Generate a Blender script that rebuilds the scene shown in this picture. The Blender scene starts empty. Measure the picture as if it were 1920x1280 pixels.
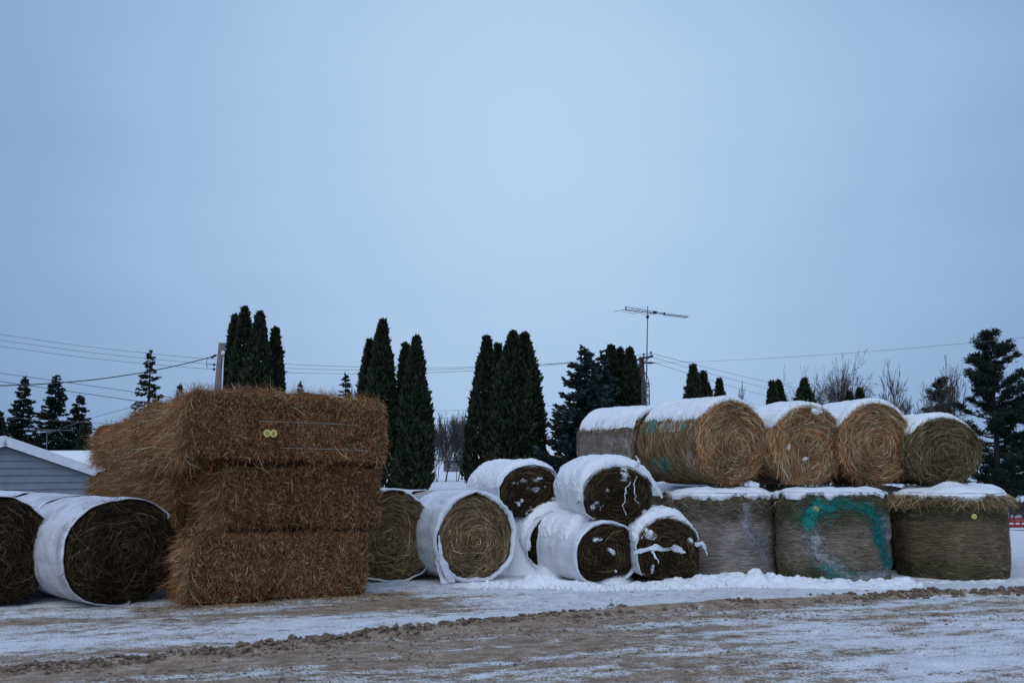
import bpy, math, random
import numpy as np

# ------------------------------------------------------------------ camera, sky, sun, exposure
SC = bpy.context.scene
COL = SC.collection
F = 1867.0                                # focal length in pixels of the 1920 wide frame (35 mm lens)
EYE = 1.6
PITCH = math.atan(230 / F)
cam = bpy.data.cameras.new('camera')
cam.sensor_width = 36; cam.lens = 36 * F / 1920
cam.clip_start = 0.1; cam.clip_end = 6000
co = bpy.data.objects.new('camera', cam); COL.objects.link(co)
co.location = (0, 0, EYE); co.rotation_euler = (math.pi / 2 + PITCH, 0, 0)
SC.camera = co

SUN_EL, SUN_AZ = math.radians(48), math.radians(196)      # azimuth from +Y, clockwise positive
w = bpy.data.worlds.new('World'); SC.world = w; w.use_nodes = True
nt = w.node_tree; nt.nodes.clear()
N = nt.nodes.new; LK = nt.links.new
sky = N('ShaderNodeTexSky'); sky.sky_type = 'NISHITA'; sky.sun_disc = False
sky.sun_elevation = SUN_EL; sky.sun_rotation = SUN_AZ; sky.dust_density = 4; sky.air_density = 1.4
# overcast cloud deck: brightest low in front, lens vignette falloff put into its colour
dotn = N('ShaderNodeVectorMath'); dotn.operation = 'DOT_PRODUCT'
ge = math.radians(18)
tc = N('ShaderNodeTexCoord')
dotn.inputs[1].default_value = (0.02, math.cos(ge), math.sin(ge))
LK(tc.outputs['Generated'], dotn.inputs[0])
ac = N('ShaderNodeMath'); ac.operation = 'ARCCOSINE'; LK(dotn.outputs['Value'], ac.inputs[0])
nz = N('ShaderNodeTexNoise'); nz.inputs['Scale'].default_value = 2.2; nz.inputs['Detail'].default_value = 3
mp = N('ShaderNodeMapping'); mp.inputs['Scale'].default_value = (1, 1, 4); LK(tc.outputs['Generated'], mp.inputs['Vector']); LK(mp.outputs[0], nz.inputs['Vector'])
ad = N('ShaderNodeMath'); ad.operation = 'MULTIPLY_ADD'; ad.inputs[1].default_value = 0.16; LK(nz.outputs['Fac'], ad.inputs[0]); LK(ac.outputs[0], ad.inputs[2])
rp = N('ShaderNodeValToRGB'); LK(ad.outputs[0], rp.inputs[0])
cr = rp.color_ramp; cr.interpolation = 'B_SPLINE'
cr.elements[0].position = 0.07; cr.elements[0].color = (.515, .68, .885, 1)
cr.elements[1].position = 0.66; cr.elements[1].color = (.195, .31, .53, 1)
e = cr.elements.new(0.36); e.color = (.385, .56, .83, 1)
mx = N('ShaderNodeMix'); mx.data_type = 'RGBA'; mx.inputs[0].default_value = 0.96
x10 = N('ShaderNodeVectorMath'); x10.operation = 'SCALE'; x10.inputs['Scale'].default_value = 10; LK(rp.outputs[0], x10.inputs[0])
LK(sky.outputs[0], mx.inputs[6]); LK(x10.outputs[0], mx.inputs[7])
bg = N('ShaderNodeBackground'); bg.inputs['Strength'].default_value = 0.1
LK(mx.outputs[2], bg.inputs['Color'])
wo = N('ShaderNodeOutputWorld'); LK(bg.outputs[0], wo.inputs['Surface'])

sl = bpy.data.lights.new('sun', 'SUN'); sl.energy = 1.35; sl.angle = math.radians(70); sl.color = (0.84, 0.92, 1.0)
so = bpy.data.objects.new('sun', sl); COL.objects.link(so)
so.rotation_euler = (math.pi / 2 - SUN_EL, 0, math.pi - SUN_AZ)
so.location = (0, -20, 40)
VS = SC.view_settings
VS.view_transform = 'Standard'; VS.look = 'None'; VS.gamma = 1; VS.use_curve_mapping = False; VS.exposure = 0.0

# ------------------------------------------------------------------ helpers
RNG = np.random.default_rng(11)
R_ = math.radians
A3 = lambda *a: np.array(a, dtype=float)

def at(px, py, Y):
    u = (px - 960) / F; v = (640 - py) / F
    y = math.cos(PITCH) - v * math.sin(PITCH); z = math.sin(PITCH) + v * math.cos(PITCH)
    k = Y / y
    return A3(u * k, Y, EYE + z * k)

def gp(px, py, z0=0.0):
    u = (px - 960) / F; v = (640 - py) / F
    y = math.cos(PITCH) - v * math.sin(PITCH); z = math.sin(PITCH) + v * math.cos(PITCH)
    k = (z0 - EYE) / z
    return A3(u * k, y * k, z0)

def _h(i, j, k, s):
    n = (i * 374761393 + j * 668265263 + k * 2147483647 + s * 1274126177) & 0xffffffff
    n = ((n ^ (n >> 13)) * 1274126177) & 0xffffffff
    n = ((n ^ (n >> 16)) * 2246822519) & 0xffffffff
    return ((n ^ (n >> 15)) & 0xffffff) / float(0xffffff)

def noise(P, sc=1.0, seed=0):
    P = np.asarray(P, float) * sc + 1000.0
    f = np.floor(P); t = P - f; t = t * t * (3 - 2 * t); I = f.astype(np.int64)
    i, j, k = I[..., 0], I[..., 1], I[..., 2]; r = 0
    for a in (0, 1):
        for b in (0, 1):
            for c in (0, 1):
                wgt = (t[..., 0] if a else 1 - t[..., 0]) * (t[..., 1] if b else 1 - t[..., 1]) * (t[..., 2] if c else 1 - t[..., 2])
                r = r + wgt * _h(i + a, j + b, k + c, seed)
    return r * 2 - 1

def fbm(P, sc=1.0, oct=4, seed=0):
    r = 0; a = 1; tot = 0
    for o in range(oct):
        r = r + a * noise(P, sc * 2 ** o, seed + o * 17); tot += a; a *= .5
    return r / tot

def st3(*a):
    return np.stack(np.broadcast_arrays(*a), -1).astype(float)

def sstep(a, b, x):
    t = np.clip((x - a) / (b - a), 0, 1); return t * t * (3 - 2 * t)

def npmesh(name, V, Q, smooth=True):
    """V (n,3), Q list of arrays of faces (m,3) or (m,4)"""
    V = np.asarray(V, np.float32).reshape(-1, 3)
    if not isinstance(Q, (list, tuple)): Q = [Q]
    Q = [np.asarray(q, np.int32) for q in Q if len(q)]
    me = bpy.data.meshes.new(name)
    me.vertices.add(len(V)); me.vertices.foreach_set('co', V.ravel())
    nl = sum(q.size for q in Q); nf = sum(len(q) for q in Q)
    me.loops.add(nl); me.polygons.add(nf)
    me.loops.foreach_set('vertex_index', np.concatenate([q.ravel() for q in Q]))
    tot = np.concatenate([np.full(len(q), q.shape[1], np.int32) for q in Q])
    st = np.concatenate([[0], np.cumsum(tot)[:-1]]).astype(np.int32)
    me.polygons.foreach_set('loop_start', st)
    me.update(calc_edges=True); me.validate()
    me.polygons.foreach_set('use_smooth', np.full(len(me.polygons), smooth))
    me.update()
    return me

def link(name, me, m, parent=None, kind=None, label=None):
    if m is not None and len(me.materials) == 0: me.materials.append(m)
    o = bpy.data.objects.new(name, me); COL.objects.link(o)
    if parent is not None: o.parent = parent
    if kind: o['kind'] = kind
    if label: o['label'] = label
    return o

def tag(o, label, cat, group=None):
    o['label'] = label; o['category'] = cat
    if group: o['group'] = group
    return o

def thing(name, label, cat, loc=(0, 0, 0), rz=0, group=None, rx=0, ry=0):
    o = bpy.data.objects.new(name, None); COL.objects.link(o)
    o.empty_display_size = .2
    o.location = tuple(float(c) for c in loc); o.rotation_euler = (rx, ry, rz)
    return tag(o, label, cat, group)

class MB:
    """collects shapes into one mesh"""
    def __init__(s): s.V = []; s.Q = []; s.T = []; s.n = 0
    def add(s, V, Q):
        V = np.asarray(V, float).reshape(-1, 3); Q = np.asarray(Q, int)
        (s.Q if Q.shape[1] == 4 else s.T).append(Q + s.n); s.V.append(V); s.n += len(V)
    def grid(s, P, wrap=False):
        n, m = P.shape[:2]; i = np.arange(n * m).reshape(n, m)
        if wrap: i = np.concatenate([i, i[:1]], 0)
        s.add(P, np.stack([i[:-1, :-1], i[1:, :-1], i[1:, 1:], i[:-1, 1:]], -1).reshape(-1, 4))
    def box(s, c, size, rot=None):
        v = np.array([[x, y, z] for x in (-.5, .5) for y in (-.5, .5) for z in (-.5, .5)]) * np.array(size)
        if rot is not None: v = v @ np.asarray(rot).T
        s.add(v + np.array(c), [[0, 1, 3, 2], [4, 6, 7, 5], [0, 4, 5, 1], [2, 3, 7, 6], [0, 2, 6, 4], [1, 5, 7, 3]])
    def tube(s, pts, r, k=6, cap=True):
        pts = np.asarray(pts, float); n = len(pts); r = np.broadcast_to(np.asarray(r, float), (n,))
        t = np.gradient(pts, axis=0); t /= np.linalg.norm(t, axis=1)[:, None] + 1e-9
        up = A3(0, 0, 1) if abs(t[:, 2]).mean() < .9 else A3(1, 0, 0)
        a = np.cross(t, up); a /= np.linalg.norm(a, axis=1)[:, None] + 1e-9; b = np.cross(t, a)
        th = np.arange(k) * 2 * np.pi / k
        P = pts[:, None] + r[:, None, None] * (np.cos(th)[None, :, None] * a[:, None] + np.sin(th)[None, :, None] * b[:, None])
        s.grid(np.swapaxes(P, 0, 1), wrap=True)
        if cap and k >= 4:
            for e in (0, n - 1):
                c = s.n; s.add(np.vstack([P[e], pts[e]]), [[j, (j + 1) % k, k] for j in range(k)])
    def prism(s, poly, y0, y1):
        """polygon in (x,z) extruded along y"""
        n = len(poly); v = [[p[0], y, p[1]] for y in (y0, y1) for p in poly]
        s.add(v, [[i, (i + 1) % n, n + (i + 1) % n, n + i] for i in range(n)])
        c0 = s.n
        cx = np.mean([p[0] for p in poly]); cz = np.mean([p[1] for p in poly])
        for y in (y0, y1):
            s.add([[p[0], y, p[1]] for p in poly] + [[cx, y, cz]], [[i, (i + 1) % n, n] for i in range(n)])
    def strips(s, C, W, wd, taper=.5):
        """C (n,k,3) centre lines, W (n,3) width direction, wd (n,) width"""
        n, k = C.shape[:2]
        prof = np.full(k, 1.0); prof[-1] = taper; prof[0] = max(taper, .6)
        off = W[:, None, :] * (wd[:, None] * .5)[:, :, None] * prof[None, :, None]
        V = np.stack([C - off, C + off], 2).reshape(-1, 3)
        b = (np.arange(n) * 2 * k)[:, None] + (np.arange(k - 1) * 2)[None]
        q = np.stack([b, b + 1, b + 3, b + 2], -1).reshape(-1, 4)
        s.add(V, q)
    def mesh(s, name, smooth=True):
        V = np.concatenate(s.V) if s.V else np.zeros((0, 3))
        L = []
        if s.Q: L.append(np.concatenate(s.Q))
        if s.T: L.append(np.concatenate(s.T))
        return npmesh(name, V, L, smooth)
    def build(s, name, m, parent=None, smooth=True, kind=None, label=None):
        return link(name, s.mesh(name, smooth), m, parent, kind, label)

def unit(v):
    return v / (np.linalg.norm(v, axis=-1, keepdims=True) + 1e-9)

def rvec(n):
    return unit(RNG.normal(size=(n, 3)))

# ------------------------------------------------------------------ materials
M = {}
def newmat(name, rough=.85, spec=.25):
    m = bpy.data.materials.new(name); m.use_nodes = True; M[name] = m
    t = m.node_tree; b = t.nodes['Principled BSDF']
    b.inputs['Roughness'].default_value = rough; b.inputs['Specular IOR Level'].default_value = spec
    return m, t, b

def nd(t, kind, **kw):
    n = t.nodes.new(kind)
    for k, v in kw.items():
        if k in n.inputs: n.inputs[k].default_value = v
        else: setattr(n, k, v)
    return n

def ramp(t, src, stops, interp='LINEAR'):
    r = t.nodes.new('ShaderNodeValToRGB'); c = r.color_ramp; c.interpolation = interp
    while len(c.elements) < len(stops): c.elements.new(.5)
    for e, (p, col) in zip(c.elements, stops):
        e.position = p; e.color = tuple(col) + (1,) if len(col) == 3 else col
    t.links.new(src, r.inputs[0]); return r.outputs[0]

def nzs(t, scale, detail=4, stretch=(1, 1, 1), rough=.55, coord='Object', rot=0):
    tc = t.nodes.new('ShaderNodeTexCoord'); mp = t.nodes.new('ShaderNodeMapping')
    mp.inputs['Scale'].default_value = stretch
    if rot: mp.vector_type = 'TEXTURE'; mp.inputs['Scale'].default_value = tuple(1 / q for q in stretch); mp.inputs['Rotation'].default_value = (0, 0, rot)
    t.links.new(tc.outputs[coord], mp.inputs[0])
    n = nd(t, 'ShaderNodeTexNoise', Scale=scale, Detail=detail, Roughness=rough)
    t.links.new(mp.outputs[0], n.inputs['Vector']); return n.outputs['Fac']

def mixc(t, f, a, b, mode='MIX'):
    m = t.nodes.new('ShaderNodeMix'); m.data_type = 'RGBA'; m.blend_type = mode
    for s, i in ((f, 0), (a, 6), (b, 7)):
        if hasattr(s, 'links'): t.links.new(s, m.inputs[i])
        elif i == 0: m.inputs[0].default_value = s
        else: m.inputs[i].default_value = tuple(s) + (1,)
    return m.outputs[2]

def math_(t, op, a, b=0.0, c=0.0):
    m = t.nodes.new('ShaderNodeMath'); m.operation = op
    for i, s in enumerate((a, b, c)):
        if hasattr(s, 'links'): t.links.new(s, m.inputs[i])
        else: m.inputs[i].default_value = s
    return m.outputs[0]

def bump(t, b, src, strength=.4, dist=.02):
    n = nd(t, 'ShaderNodeBump', Strength=strength, Distance=dist)
    t.links.new(src, n.inputs['Height']); t.links.new(n.outputs[0], b.inputs['Normal']); return n

PAL = {
    'brown': [(.028, .015, .007), (.085, .044, .018), (.165, .088, .036), (.26, .15, .066), (.42, .28, .15)],
    'gold': [(.030, .018, .007), (.10, .057, .020), (.18, .107, .040), (.27, .17, .072), (.40, .28, .14)],
    'dark': [(.010, .007, .004), (.024, .016, .008), (.045, .030, .014), (.085, .060, .030), (.19, .14, .075)],
    'tan': [(.030, .020, .010), (.075, .050, .024), (.14, .098, .050), (.22, .165, .09), (.36, .28, .17)],
    'green': [(.020, .017, .007), (.045, .040, .016), (.085, .072, .032), (.14, .115, .056), (.24, .20, .11)],
    'olive': [(.022, .015, .007), (.062, .041, .018), (.120, .080, .036), (.20, .138, .066), (.34, .26, .15)],
    'net': [(.050, .036, .026), (.10, .075, .055), (.15, .118, .09), (.20, .165, .13), (.29, .25, .21)],
}
GAIN = {'brown': (2.4, 2.12, 2.15), 'olive': (2.3, 1.85, 1.75), 'gold': (2.95, 2.7, 3.2), 'dark': (1.15, 1.12, 1.15), 'tan': (2.2, 2.1, 2.2), 'green': (2.2, 2.1, 2.3), 'net': (2.4, 2.45, 2.6)}
for k, p in PAL.items():
    p = PAL[k] = [tuple(min(.8, c * g) for c, g in zip(q, GAIN[k])) for q in p]
    m, t, b = newmat('straw_' + k, .75, .2)
    g = t.nodes.new('ShaderNodeNewGeometry')
    red = tuple(x * y for x, y in zip(p[2], (1.2, .85, .78))); pale = tuple(min(.8, x * 1.35) for x in p[4])
    c = ramp(t, g.outputs['Random Per Island'], [(0, p[0]), (.18, p[1]), (.34, p[3]), (.46, p[1]), (.58, red), (.70, p[2]), (.84, p[4]), (.92, p[1]), (1, pale)])
    v = ramp(t, nzs(t, 2.3, 3), [(.3, (.62, .60, .56)), (.5, (.9, .9, .9)), (.72, (1.2, 1.16, 1.1))])
    t.links.new(mixc(t, 1.0, c, v, 'MULTIPLY'), b.inputs['Base Color'])
    m, t, b = newmat('hay_' + k, .95, .1)
    n1 = nzs(t, 38, 5); n2 = nzs(t, 4, 3)
    c = ramp(t, n1, [(.3, tuple(x * .6 for x in p[0])), (.52, tuple(x * .75 for x in p[1])), (.7, p[2])])  # core darkened: shade in the gaps between straws put into the colour
    c = mixc(t, 1.0, c, ramp(t, n2, [(.3, (.5, .5, .5)), (.7, (1, 1, 1))]), 'MULTIPLY')
    t.links.new(c, b.inputs['Base Color']); bump(t, b, n1, .9, .03)

# snow
m, t, b = newmat('snow', .55, .3)
c = ramp(t, nzs(t, 6, 5), [(.3, (.80, .82, .86)), (.7, (.90, .91, .93))])
t.links.new(c, b.inputs['Base Color'])
h = math_(t, 'ADD', math_(t, 'MULTIPLY', nzs(t, 26, 4), .6), math_(t, 'MULTIPLY', nzs(t, 110, 2), .25))
bump(t, b, h, .55, .03)
b.inputs['Subsurface Weight'].default_value = .15
b.inputs['Subsurface Radius'].default_value = (.03, .04, .06)

# white bale wrap, clean and dusty
for nm, c0, c1 in (('wrap_white', (.60, .61, .66), (.78, .80, .85)), ('wrap_dusty', (.42, .38, .40), (.68, .68, .73)), ('wrap_tan', (.22, .155, .13), (.42, .33, .30))):
    m, t, b = newmat(nm, .36, .45)
    s = nzs(t, 2.6, 5, (1, 2.0, 1)); f = nzs(t, 40, 3, (1, .15, 1))
    c = ramp(t, s, [(.32, c0), (.55, c1)])
    c = mixc(t, .25, c, ramp(t, f, [(.3, (.75, .74, .74)), (.6, (1, 1, 1))]), 'MULTIPLY')
    t.links.new(c, b.inputs['Base Color']); wk = nzs(t, 7, 3, (1, .35, 1)); bump(t, b, math_(t, 'ADD', math_(t, 'ADD', s, math_(t, 'MULTIPLY', f, .4)), math_(t, 'MULTIPLY', wk, 1.2)), .4, .035)
    b.inputs['Subsurface Weight'].default_value = .08

# netting over hay on upright bales: fine horizontal winding
def netmat(nm, ca, cb, cg, gpos):
    m, t, b = newmat(nm, .85, .15)
    tc = t.nodes.new('ShaderNodeTexCoord')
    sx = t.nodes.new('ShaderNodeSeparateXYZ'); t.links.new(tc.outputs['Object'], sx.inputs[0])
    str_ = nzs(t, 16, 5, (.25, .25, 3.2)); blot = nzs(t, 3, 4)
    zz = math_(t, 'ADD', sx.outputs['Z'], math_(t, 'MULTIPLY', nzs(t, 2.5, 3), .35))
    g = ramp(t, zz, gpos)
    c = ramp(t, str_, [(.3, ca), (.72, cb)])
    cgr = ramp(t, str_, [(.3, tuple(x * .5 for x in cg)), (.72, tuple(x * 1.5 for x in cg))])
    c = mixc(t, g, c, cgr)
    c = mixc(t, 1., c, ramp(t, blot, [(.3, (.55, .55, .55)), (.7, (1.1, 1.1, 1.1))]), 'MULTIPLY')
    wv = nd(t, 'ShaderNodeTexWave', bands_direction='Z'); wv.inputs['Scale'].default_value = 16
    wv.inputs['Distortion'].default_value = 1.6; wv.inputs['Detail'].default_value = 2
    t.links.new(tc.outputs['Object'], wv.inputs['Vector'])
    c = mixc(t, .55, c, ramp(t, wv.outputs['Fac'], [(.1, (.45, .45, .45)), (.6, (1.15, 1.15, 1.15))]), 'MULTIPLY')
    t.links.new(c, b.inputs['Base Color'])
    bump(t, b, math_(t, 'ADD', str_, math_(t, 'MULTIPLY', wv.outputs['Fac'], .5)), .7, .025)
W3, B3 = (1, 1, 1), (0, 0, 0)
netmat('net_grey', (.19, .16, .14), (.56, .49, .44), (.13, .115, .075), [(.9, B3), (1.3, W3)])
netmat('net_patchy', (.14, .108, .086), (.45, .365, .31), (.10, .105, .062), [(.25, W3), (.55, B3), (.85, B3), (1.02, W3)])
netmat('net_green', (.105, .076, .050), (.32, .235, .16), (.088, .084, .048), [(.3, W3), (.55, B3), (.95, B3), (1.15, W3)])

def simple(nm, ca, cb, scale=8, rough=.7, stretch=(1, 1, 1), metal=0, bs=.2):
    m, t, b = newmat(nm, rough, .3)
    n = nzs(t, scale, 4, stretch)
    t.links.new(ramp(t, n, [(.3, ca), (.7, cb)]), b.inputs['Base Color'])
    b.inputs['Metallic'].default_value = metal
    if bs: bump(t, b, n, bs, .01)
    return m
simple('teal_net', (.004, .16, .14), (.02, .30, .25), 30, .6)
simple('torn_net', (.24, .22, .22), (.46, .45, .46), 40, .7, (1, 1, .3))
simple('twine_orange', (.32, .085, .03), (.42, .14, .06), 20)
simple('twine_pale', (.30, .36, .30), (.48, .54, .46), 20)
simple('tag_yellow', (.72, .62, .16), (.82, .74, .30), 30, .5)
simple('tag_ink', (.16, .13, .03), (.22, .18, .05), 30, .6)
simple('siding', (.17, .20, .235), (.21, .24, .275), 3, .55, (1, 1, 1), 0, .05)
simple('white_trim', (.60, .62, .66), (.72, .74, .78), 5, .5, (1, 1, 1), 0, .05)
simple('pole_wood', (.13, .11, .105), (.26, .235, .22), 14, .9, (3, 3, .25))
simple('pole_dark', (.045, .036, .032), (.10, .085, .078), 14, .9, (3, 3, .25))
simple('galvanised', (.10, .105, .11), (.19, .195, .20), 20, .5, (1, 1, 1), .6)
simple('black_metal', (.012, .012, .014), (.03, .03, .033), 20, .5)
simple('wire_black', (.02, .022, .026), (.035, .038, .042), 10, .6, (1, 1, 1), 0, 0)
simple('wire_grey', (.10, .11, .13), (.14, .15, .17), 10, .6, (1, 1, 1), 0, 0)
simple('bark_dark', (.018, .014, .011), (.055, .045, .037), 12, .95, (4, 4, .6))
simple('bark_grey', (.055, .046, .042), (.125, .108, .10), 12, .95, (4, 4, .6))
simple('red_paint', (.24, .012, .022), (.36, .03, .04), 12, .6)
simple('house_dark', (.09, .095, .11), (.14, .14, .155), 5, .8)
simple('house_red', (.22, .11, .11), (.30, .16, .155), 5, .8)
simple('window_glass', (.02, .025, .03), (.05, .06, .075), 3, .1, (1, 1, 1), 0, 0)
simple('road_grey', (.14, .135, .14), (.22, .215, .225), 3, .9, (.3, 2, 1))
simple('clod', (.07, .047, .034), (.27, .20, .15), 25, .95, (1, 1, 1), 0, .6)

def leafmat(nm, stops):
    m, t, b = newmat(nm, .65, .2)
    g = t.nodes.new('ShaderNodeNewGeometry')
    c = ramp(t, g.outputs['Random Per Island'], stops)
    t.links.new(c, b.inputs['Base Color'])
leafmat('cedar', [(0, (.010, .016, .009)), (.55, (.022, .032, .016)), (.93, (.040, .048, .022)), (1, (.060, .048, .022))])
leafmat('spruce_blue', [(0, (.012, .024, .021)), (.6, (.028, .050, .046)), (1, (.065, .098, .094))])
leafmat('spruce_dark', [(0, (.009, .018, .013)), (.6, (.020, .036, .024)), (1, (.04, .062, .04))])
leafmat('pine_dark', [(0, (.007, .013, .009)), (.6, (.015, .027, .018)), (1, (.028, .043, .028))])

# ground: frozen mud and packed snow
m, t, b = newmat('ground', .85, .25)
at_ = nd(t, 'ShaderNodeAttribute', attribute_name='snow')
n1 = nzs(t, .9, 6, (.42, 2.3, 1), .62, rot=R_(19)); n2 = nzs(t, 6, 6, (.8, 1.25, 1), .7, rot=R_(16)); n3 = nzs(t, 48, 4, (1, .8, 1), .65)
v = math_(t, 'ADD', at_.outputs['Fac'], math_(t, 'MULTIPLY_ADD', n1, 2.2, -1.10))
v = math_(t, 'ADD', v, math_(t, 'MULTIPLY_ADD', n2, 1.5, -.75))
v = math_(t, 'ADD', v, math_(t, 'MULTIPLY_ADD', n3, 1.3, -.65))
mask = ramp(t, v, [(.34, B3), (.72, W3)])
mud = ramp(t, n2, [(.25, (.13, .086, .058)), (.43, (.34, .245, .175)), (.58, (.47, .36, .275)), (.78, (.60, .50, .43))])
mud = mixc(t, .6, mud, ramp(t, n3, [(.32, (.30, .27, .25)), (.62, (1.15, 1.12, 1.1))]), 'MULTIPLY')
snw = ramp(t, nzs(t, 3.5, 5), [(.3, (.72, .73, .77)), (.65, (.90, .91, .93))])
snw = mixc(t, .5, snw, ramp(t, n3, [(.30, (.42, .40, .40)), (.50, (1, 1, 1))]), 'MULTIPLY')
t.links.new(mixc(t, mask, mud, snw), b.inputs['Base Color'])
h = math_(t, 'ADD', math_(t, 'MULTIPLY', n2, .9), math_(t, 'MULTIPLY', n3, .35))
bump(t, b, h, 1.0, .06)

# ------------------------------------------------------------------ ground
RPX = [(-400, 1285), (-150, 1262), (0, 1250), (200, 1240), (400, 1222), (640, 1193), (900, 1166), (1200, 1137), (1500, 1121), (1800, 1108), (2050, 1104)]
RPTS = np.array([gp(*p) for p in RPX])
def ridge_y(x): return np.interp(x, RPTS[:, 0], RPTS[:, 1])

def terrain(x, y):
    x = np.asarray(x, float); y = np.asarray(y, float)
    z = -3.0 * sstep(9, 18, x) * sstep(18, 60, y)
    z = z - 1.2 * sstep(-8, -11, x) * sstep(17, 25, y) * 1.0
    far = sstep(16, 40, y)
    z = z + far * .12 * noise(st3(x, y, 0 * x), .06, 5) * (1 - sstep(60, 90, y))
    return z

def ground_z(x, y):
    x = np.asarray(x, float); y = np.asarray(y, float)
    P = st3(x, y, 0 * x)
    near = 1 - sstep(15, 30, y)
    d = y - ridge_y(x)
    z = terrain(x, y)
    z = z + near * (.014 * fbm(P, 1.6, 3, 3) + .010 * fbm(P * A3(.5, 2, 1), 5, 3, 4))
    rg = np.exp(-(d / .10) ** 2) * (.018 + .028 * noise(P, 2.5, 8)) + np.exp(-((d + .22) / .2) ** 2) * -.025
    z = z + near * rg
    z = z - near * (d < 0) * .03 * sstep(0, -.6, d)
    z = z + near * (d < -.3) * .022 * fbm(st3(x * .35, y * 2.2, 0 * x), 3.0, 3, 44)
    return z

def make_ground():
    ys = [4.0]
    while ys[-1] < 19: ys.append(ys[-1] + .0045 * ys[-1])
    while ys[-1] < 2500: ys.append(ys[-1] * 1.05)
    ys = np.array([-30, -12, -4, 0, 2.5] + ys)
    xi = np.linspace(-9.5, 9.5, 300)
    out = [9.5]
    while out[-1] < 2500: out.append(out[-1] + max(.15, (out[-1] - 9) * .16))
    out = np.array(out[1:])
    xs = np.concatenate([-out[::-1], xi, out])
    X, Y = np.meshgrid(xs, ys, indexing='ij')
    Z = ground_z(X, Y)
    b = MB(); b.grid(st3(X, Y, Z))
    me = b.mesh('ground')
    P = st3(X, Y, 0 * X); d = Y - ridge_y(X)
    s = np.where(d < 0, .24 + .30 * sstep(-1.0, 4.5, X) + .06 * sstep(-1.2, -2.5, d), .66 + .36 * sstep(-1.5, 1.5, X))
    s = s + .14 * noise(P * A3(.6, 2.0, 1), 1.0, 9)
    s = s - .70 * np.exp(-(d / .13) ** 2) - .10 * np.exp(-((d + .35) / .25) ** 2)
    # bare straw-littered strip in front of the square bale stack
    dx = (X + 2.2) * .866 + (Y - 11.4) * .5; dy = -(X + 2.2) * .5 + (Y - 11.4) * .866
    s = s - .46 * np.exp(-((dy + .15) / .36) ** 2) * sstep(2.0, .9, abs(dx)) - .40 * np.exp(-(((X + 1.15) / .7) ** 2 + ((Y - 11.6) / .6) ** 2))
    s = s - .05 * np.exp(-((Y - 10.9) / .5) ** 2) * sstep(-2.5, -4, X)
    s = s + .6 * sstep(14.2, 16, Y) + .5 * sstep(3.5, 7.5, X) * sstep(.4, 1.0, d)
    a = me.attributes.new('snow', 'FLOAT', 'POINT'); a.data.foreach_set('value', s.ravel().astype(np.float32))
    link('ground', me, M['ground'], kind='structure')
make_ground()

def make_clods():
    b = MB()
    ico = np.array([[0, 0, 1], [.89, 0, .45], [.28, .85, .45], [-.72, .53, .45], [-.72, -.53, .45], [.28, -.82, .45], [.72, .53, -.45], [-.28, .85, -.45], [-.89, 0, -.45], [-.28, -.85, -.45], [.72, -.53, -.45], [0, 0, -1]])
    fc = np.array([[0, 1, 2], [0, 2, 3], [0, 3, 4], [0, 4, 5], [0, 5, 1], [1, 6, 2], [2, 7, 3], [3, 8, 4], [4, 9, 5], [5, 10, 1], [6, 7, 2], [7, 8, 3], [8, 9, 4], [9, 10, 5], [10, 6, 1], [11, 7, 6], [11, 8, 7], [11, 9, 8], [11, 10, 9], [11, 6, 10]])
    n1, n2 = 4800, 3600
    x = RNG.uniform(-5.5, 7.6, n1); off = RNG.normal(0, .11, n1) + .05 * noise(st3(x, 0 * x, 0 * x), 1.2, 77)
    keep = noise(st3(x, off * 2, 0 * x), 2.6, 31) > -.15
    y = ridge_y(x) + off; sz = .004 + .028 * RNG.random(n1) ** 4.5
    x, y, sz = x[keep], y[keep], sz[keep]
    x2 = RNG.uniform(-5.5, 7.6, n2); y2 = ridge_y(x2) - RNG.gamma(1.5, .9, n2)
    k = (y2 > 6) & (noise(st3(x2, y2 * 2.5, 0 * x2), .8, 6) > -.05); x2, y2 = x2[k], y2[k]
    x = np.concatenate([x, x2]); y = np.concatenate([y, y2]); sz = np.concatenate([sz, .004 + .008 * RNG.random(len(x2)) ** 2])
    n = len(x); z = ground_z(x, y) + sz * .3
    V = ico[None] * (1 + .35 * RNG.normal(size=(n, 12, 1))) * sz[:, None, None] * RNG.uniform(.7, 1.5, (n, 1, 3)) * A3(1.2, 1, .8)
    V = V + st3(x, y, z)[:, None]
    b.add(V, (fc[None] + (np.arange(n) * 12)[:, None, None]).reshape(-1, 3))
    o = b.build('mud_clods', M['clod'], smooth=False, kind='stuff')
    tag(o, 'frozen brown mud clods thrown up along the edge of the track', 'mud')
make_clods()

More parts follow.
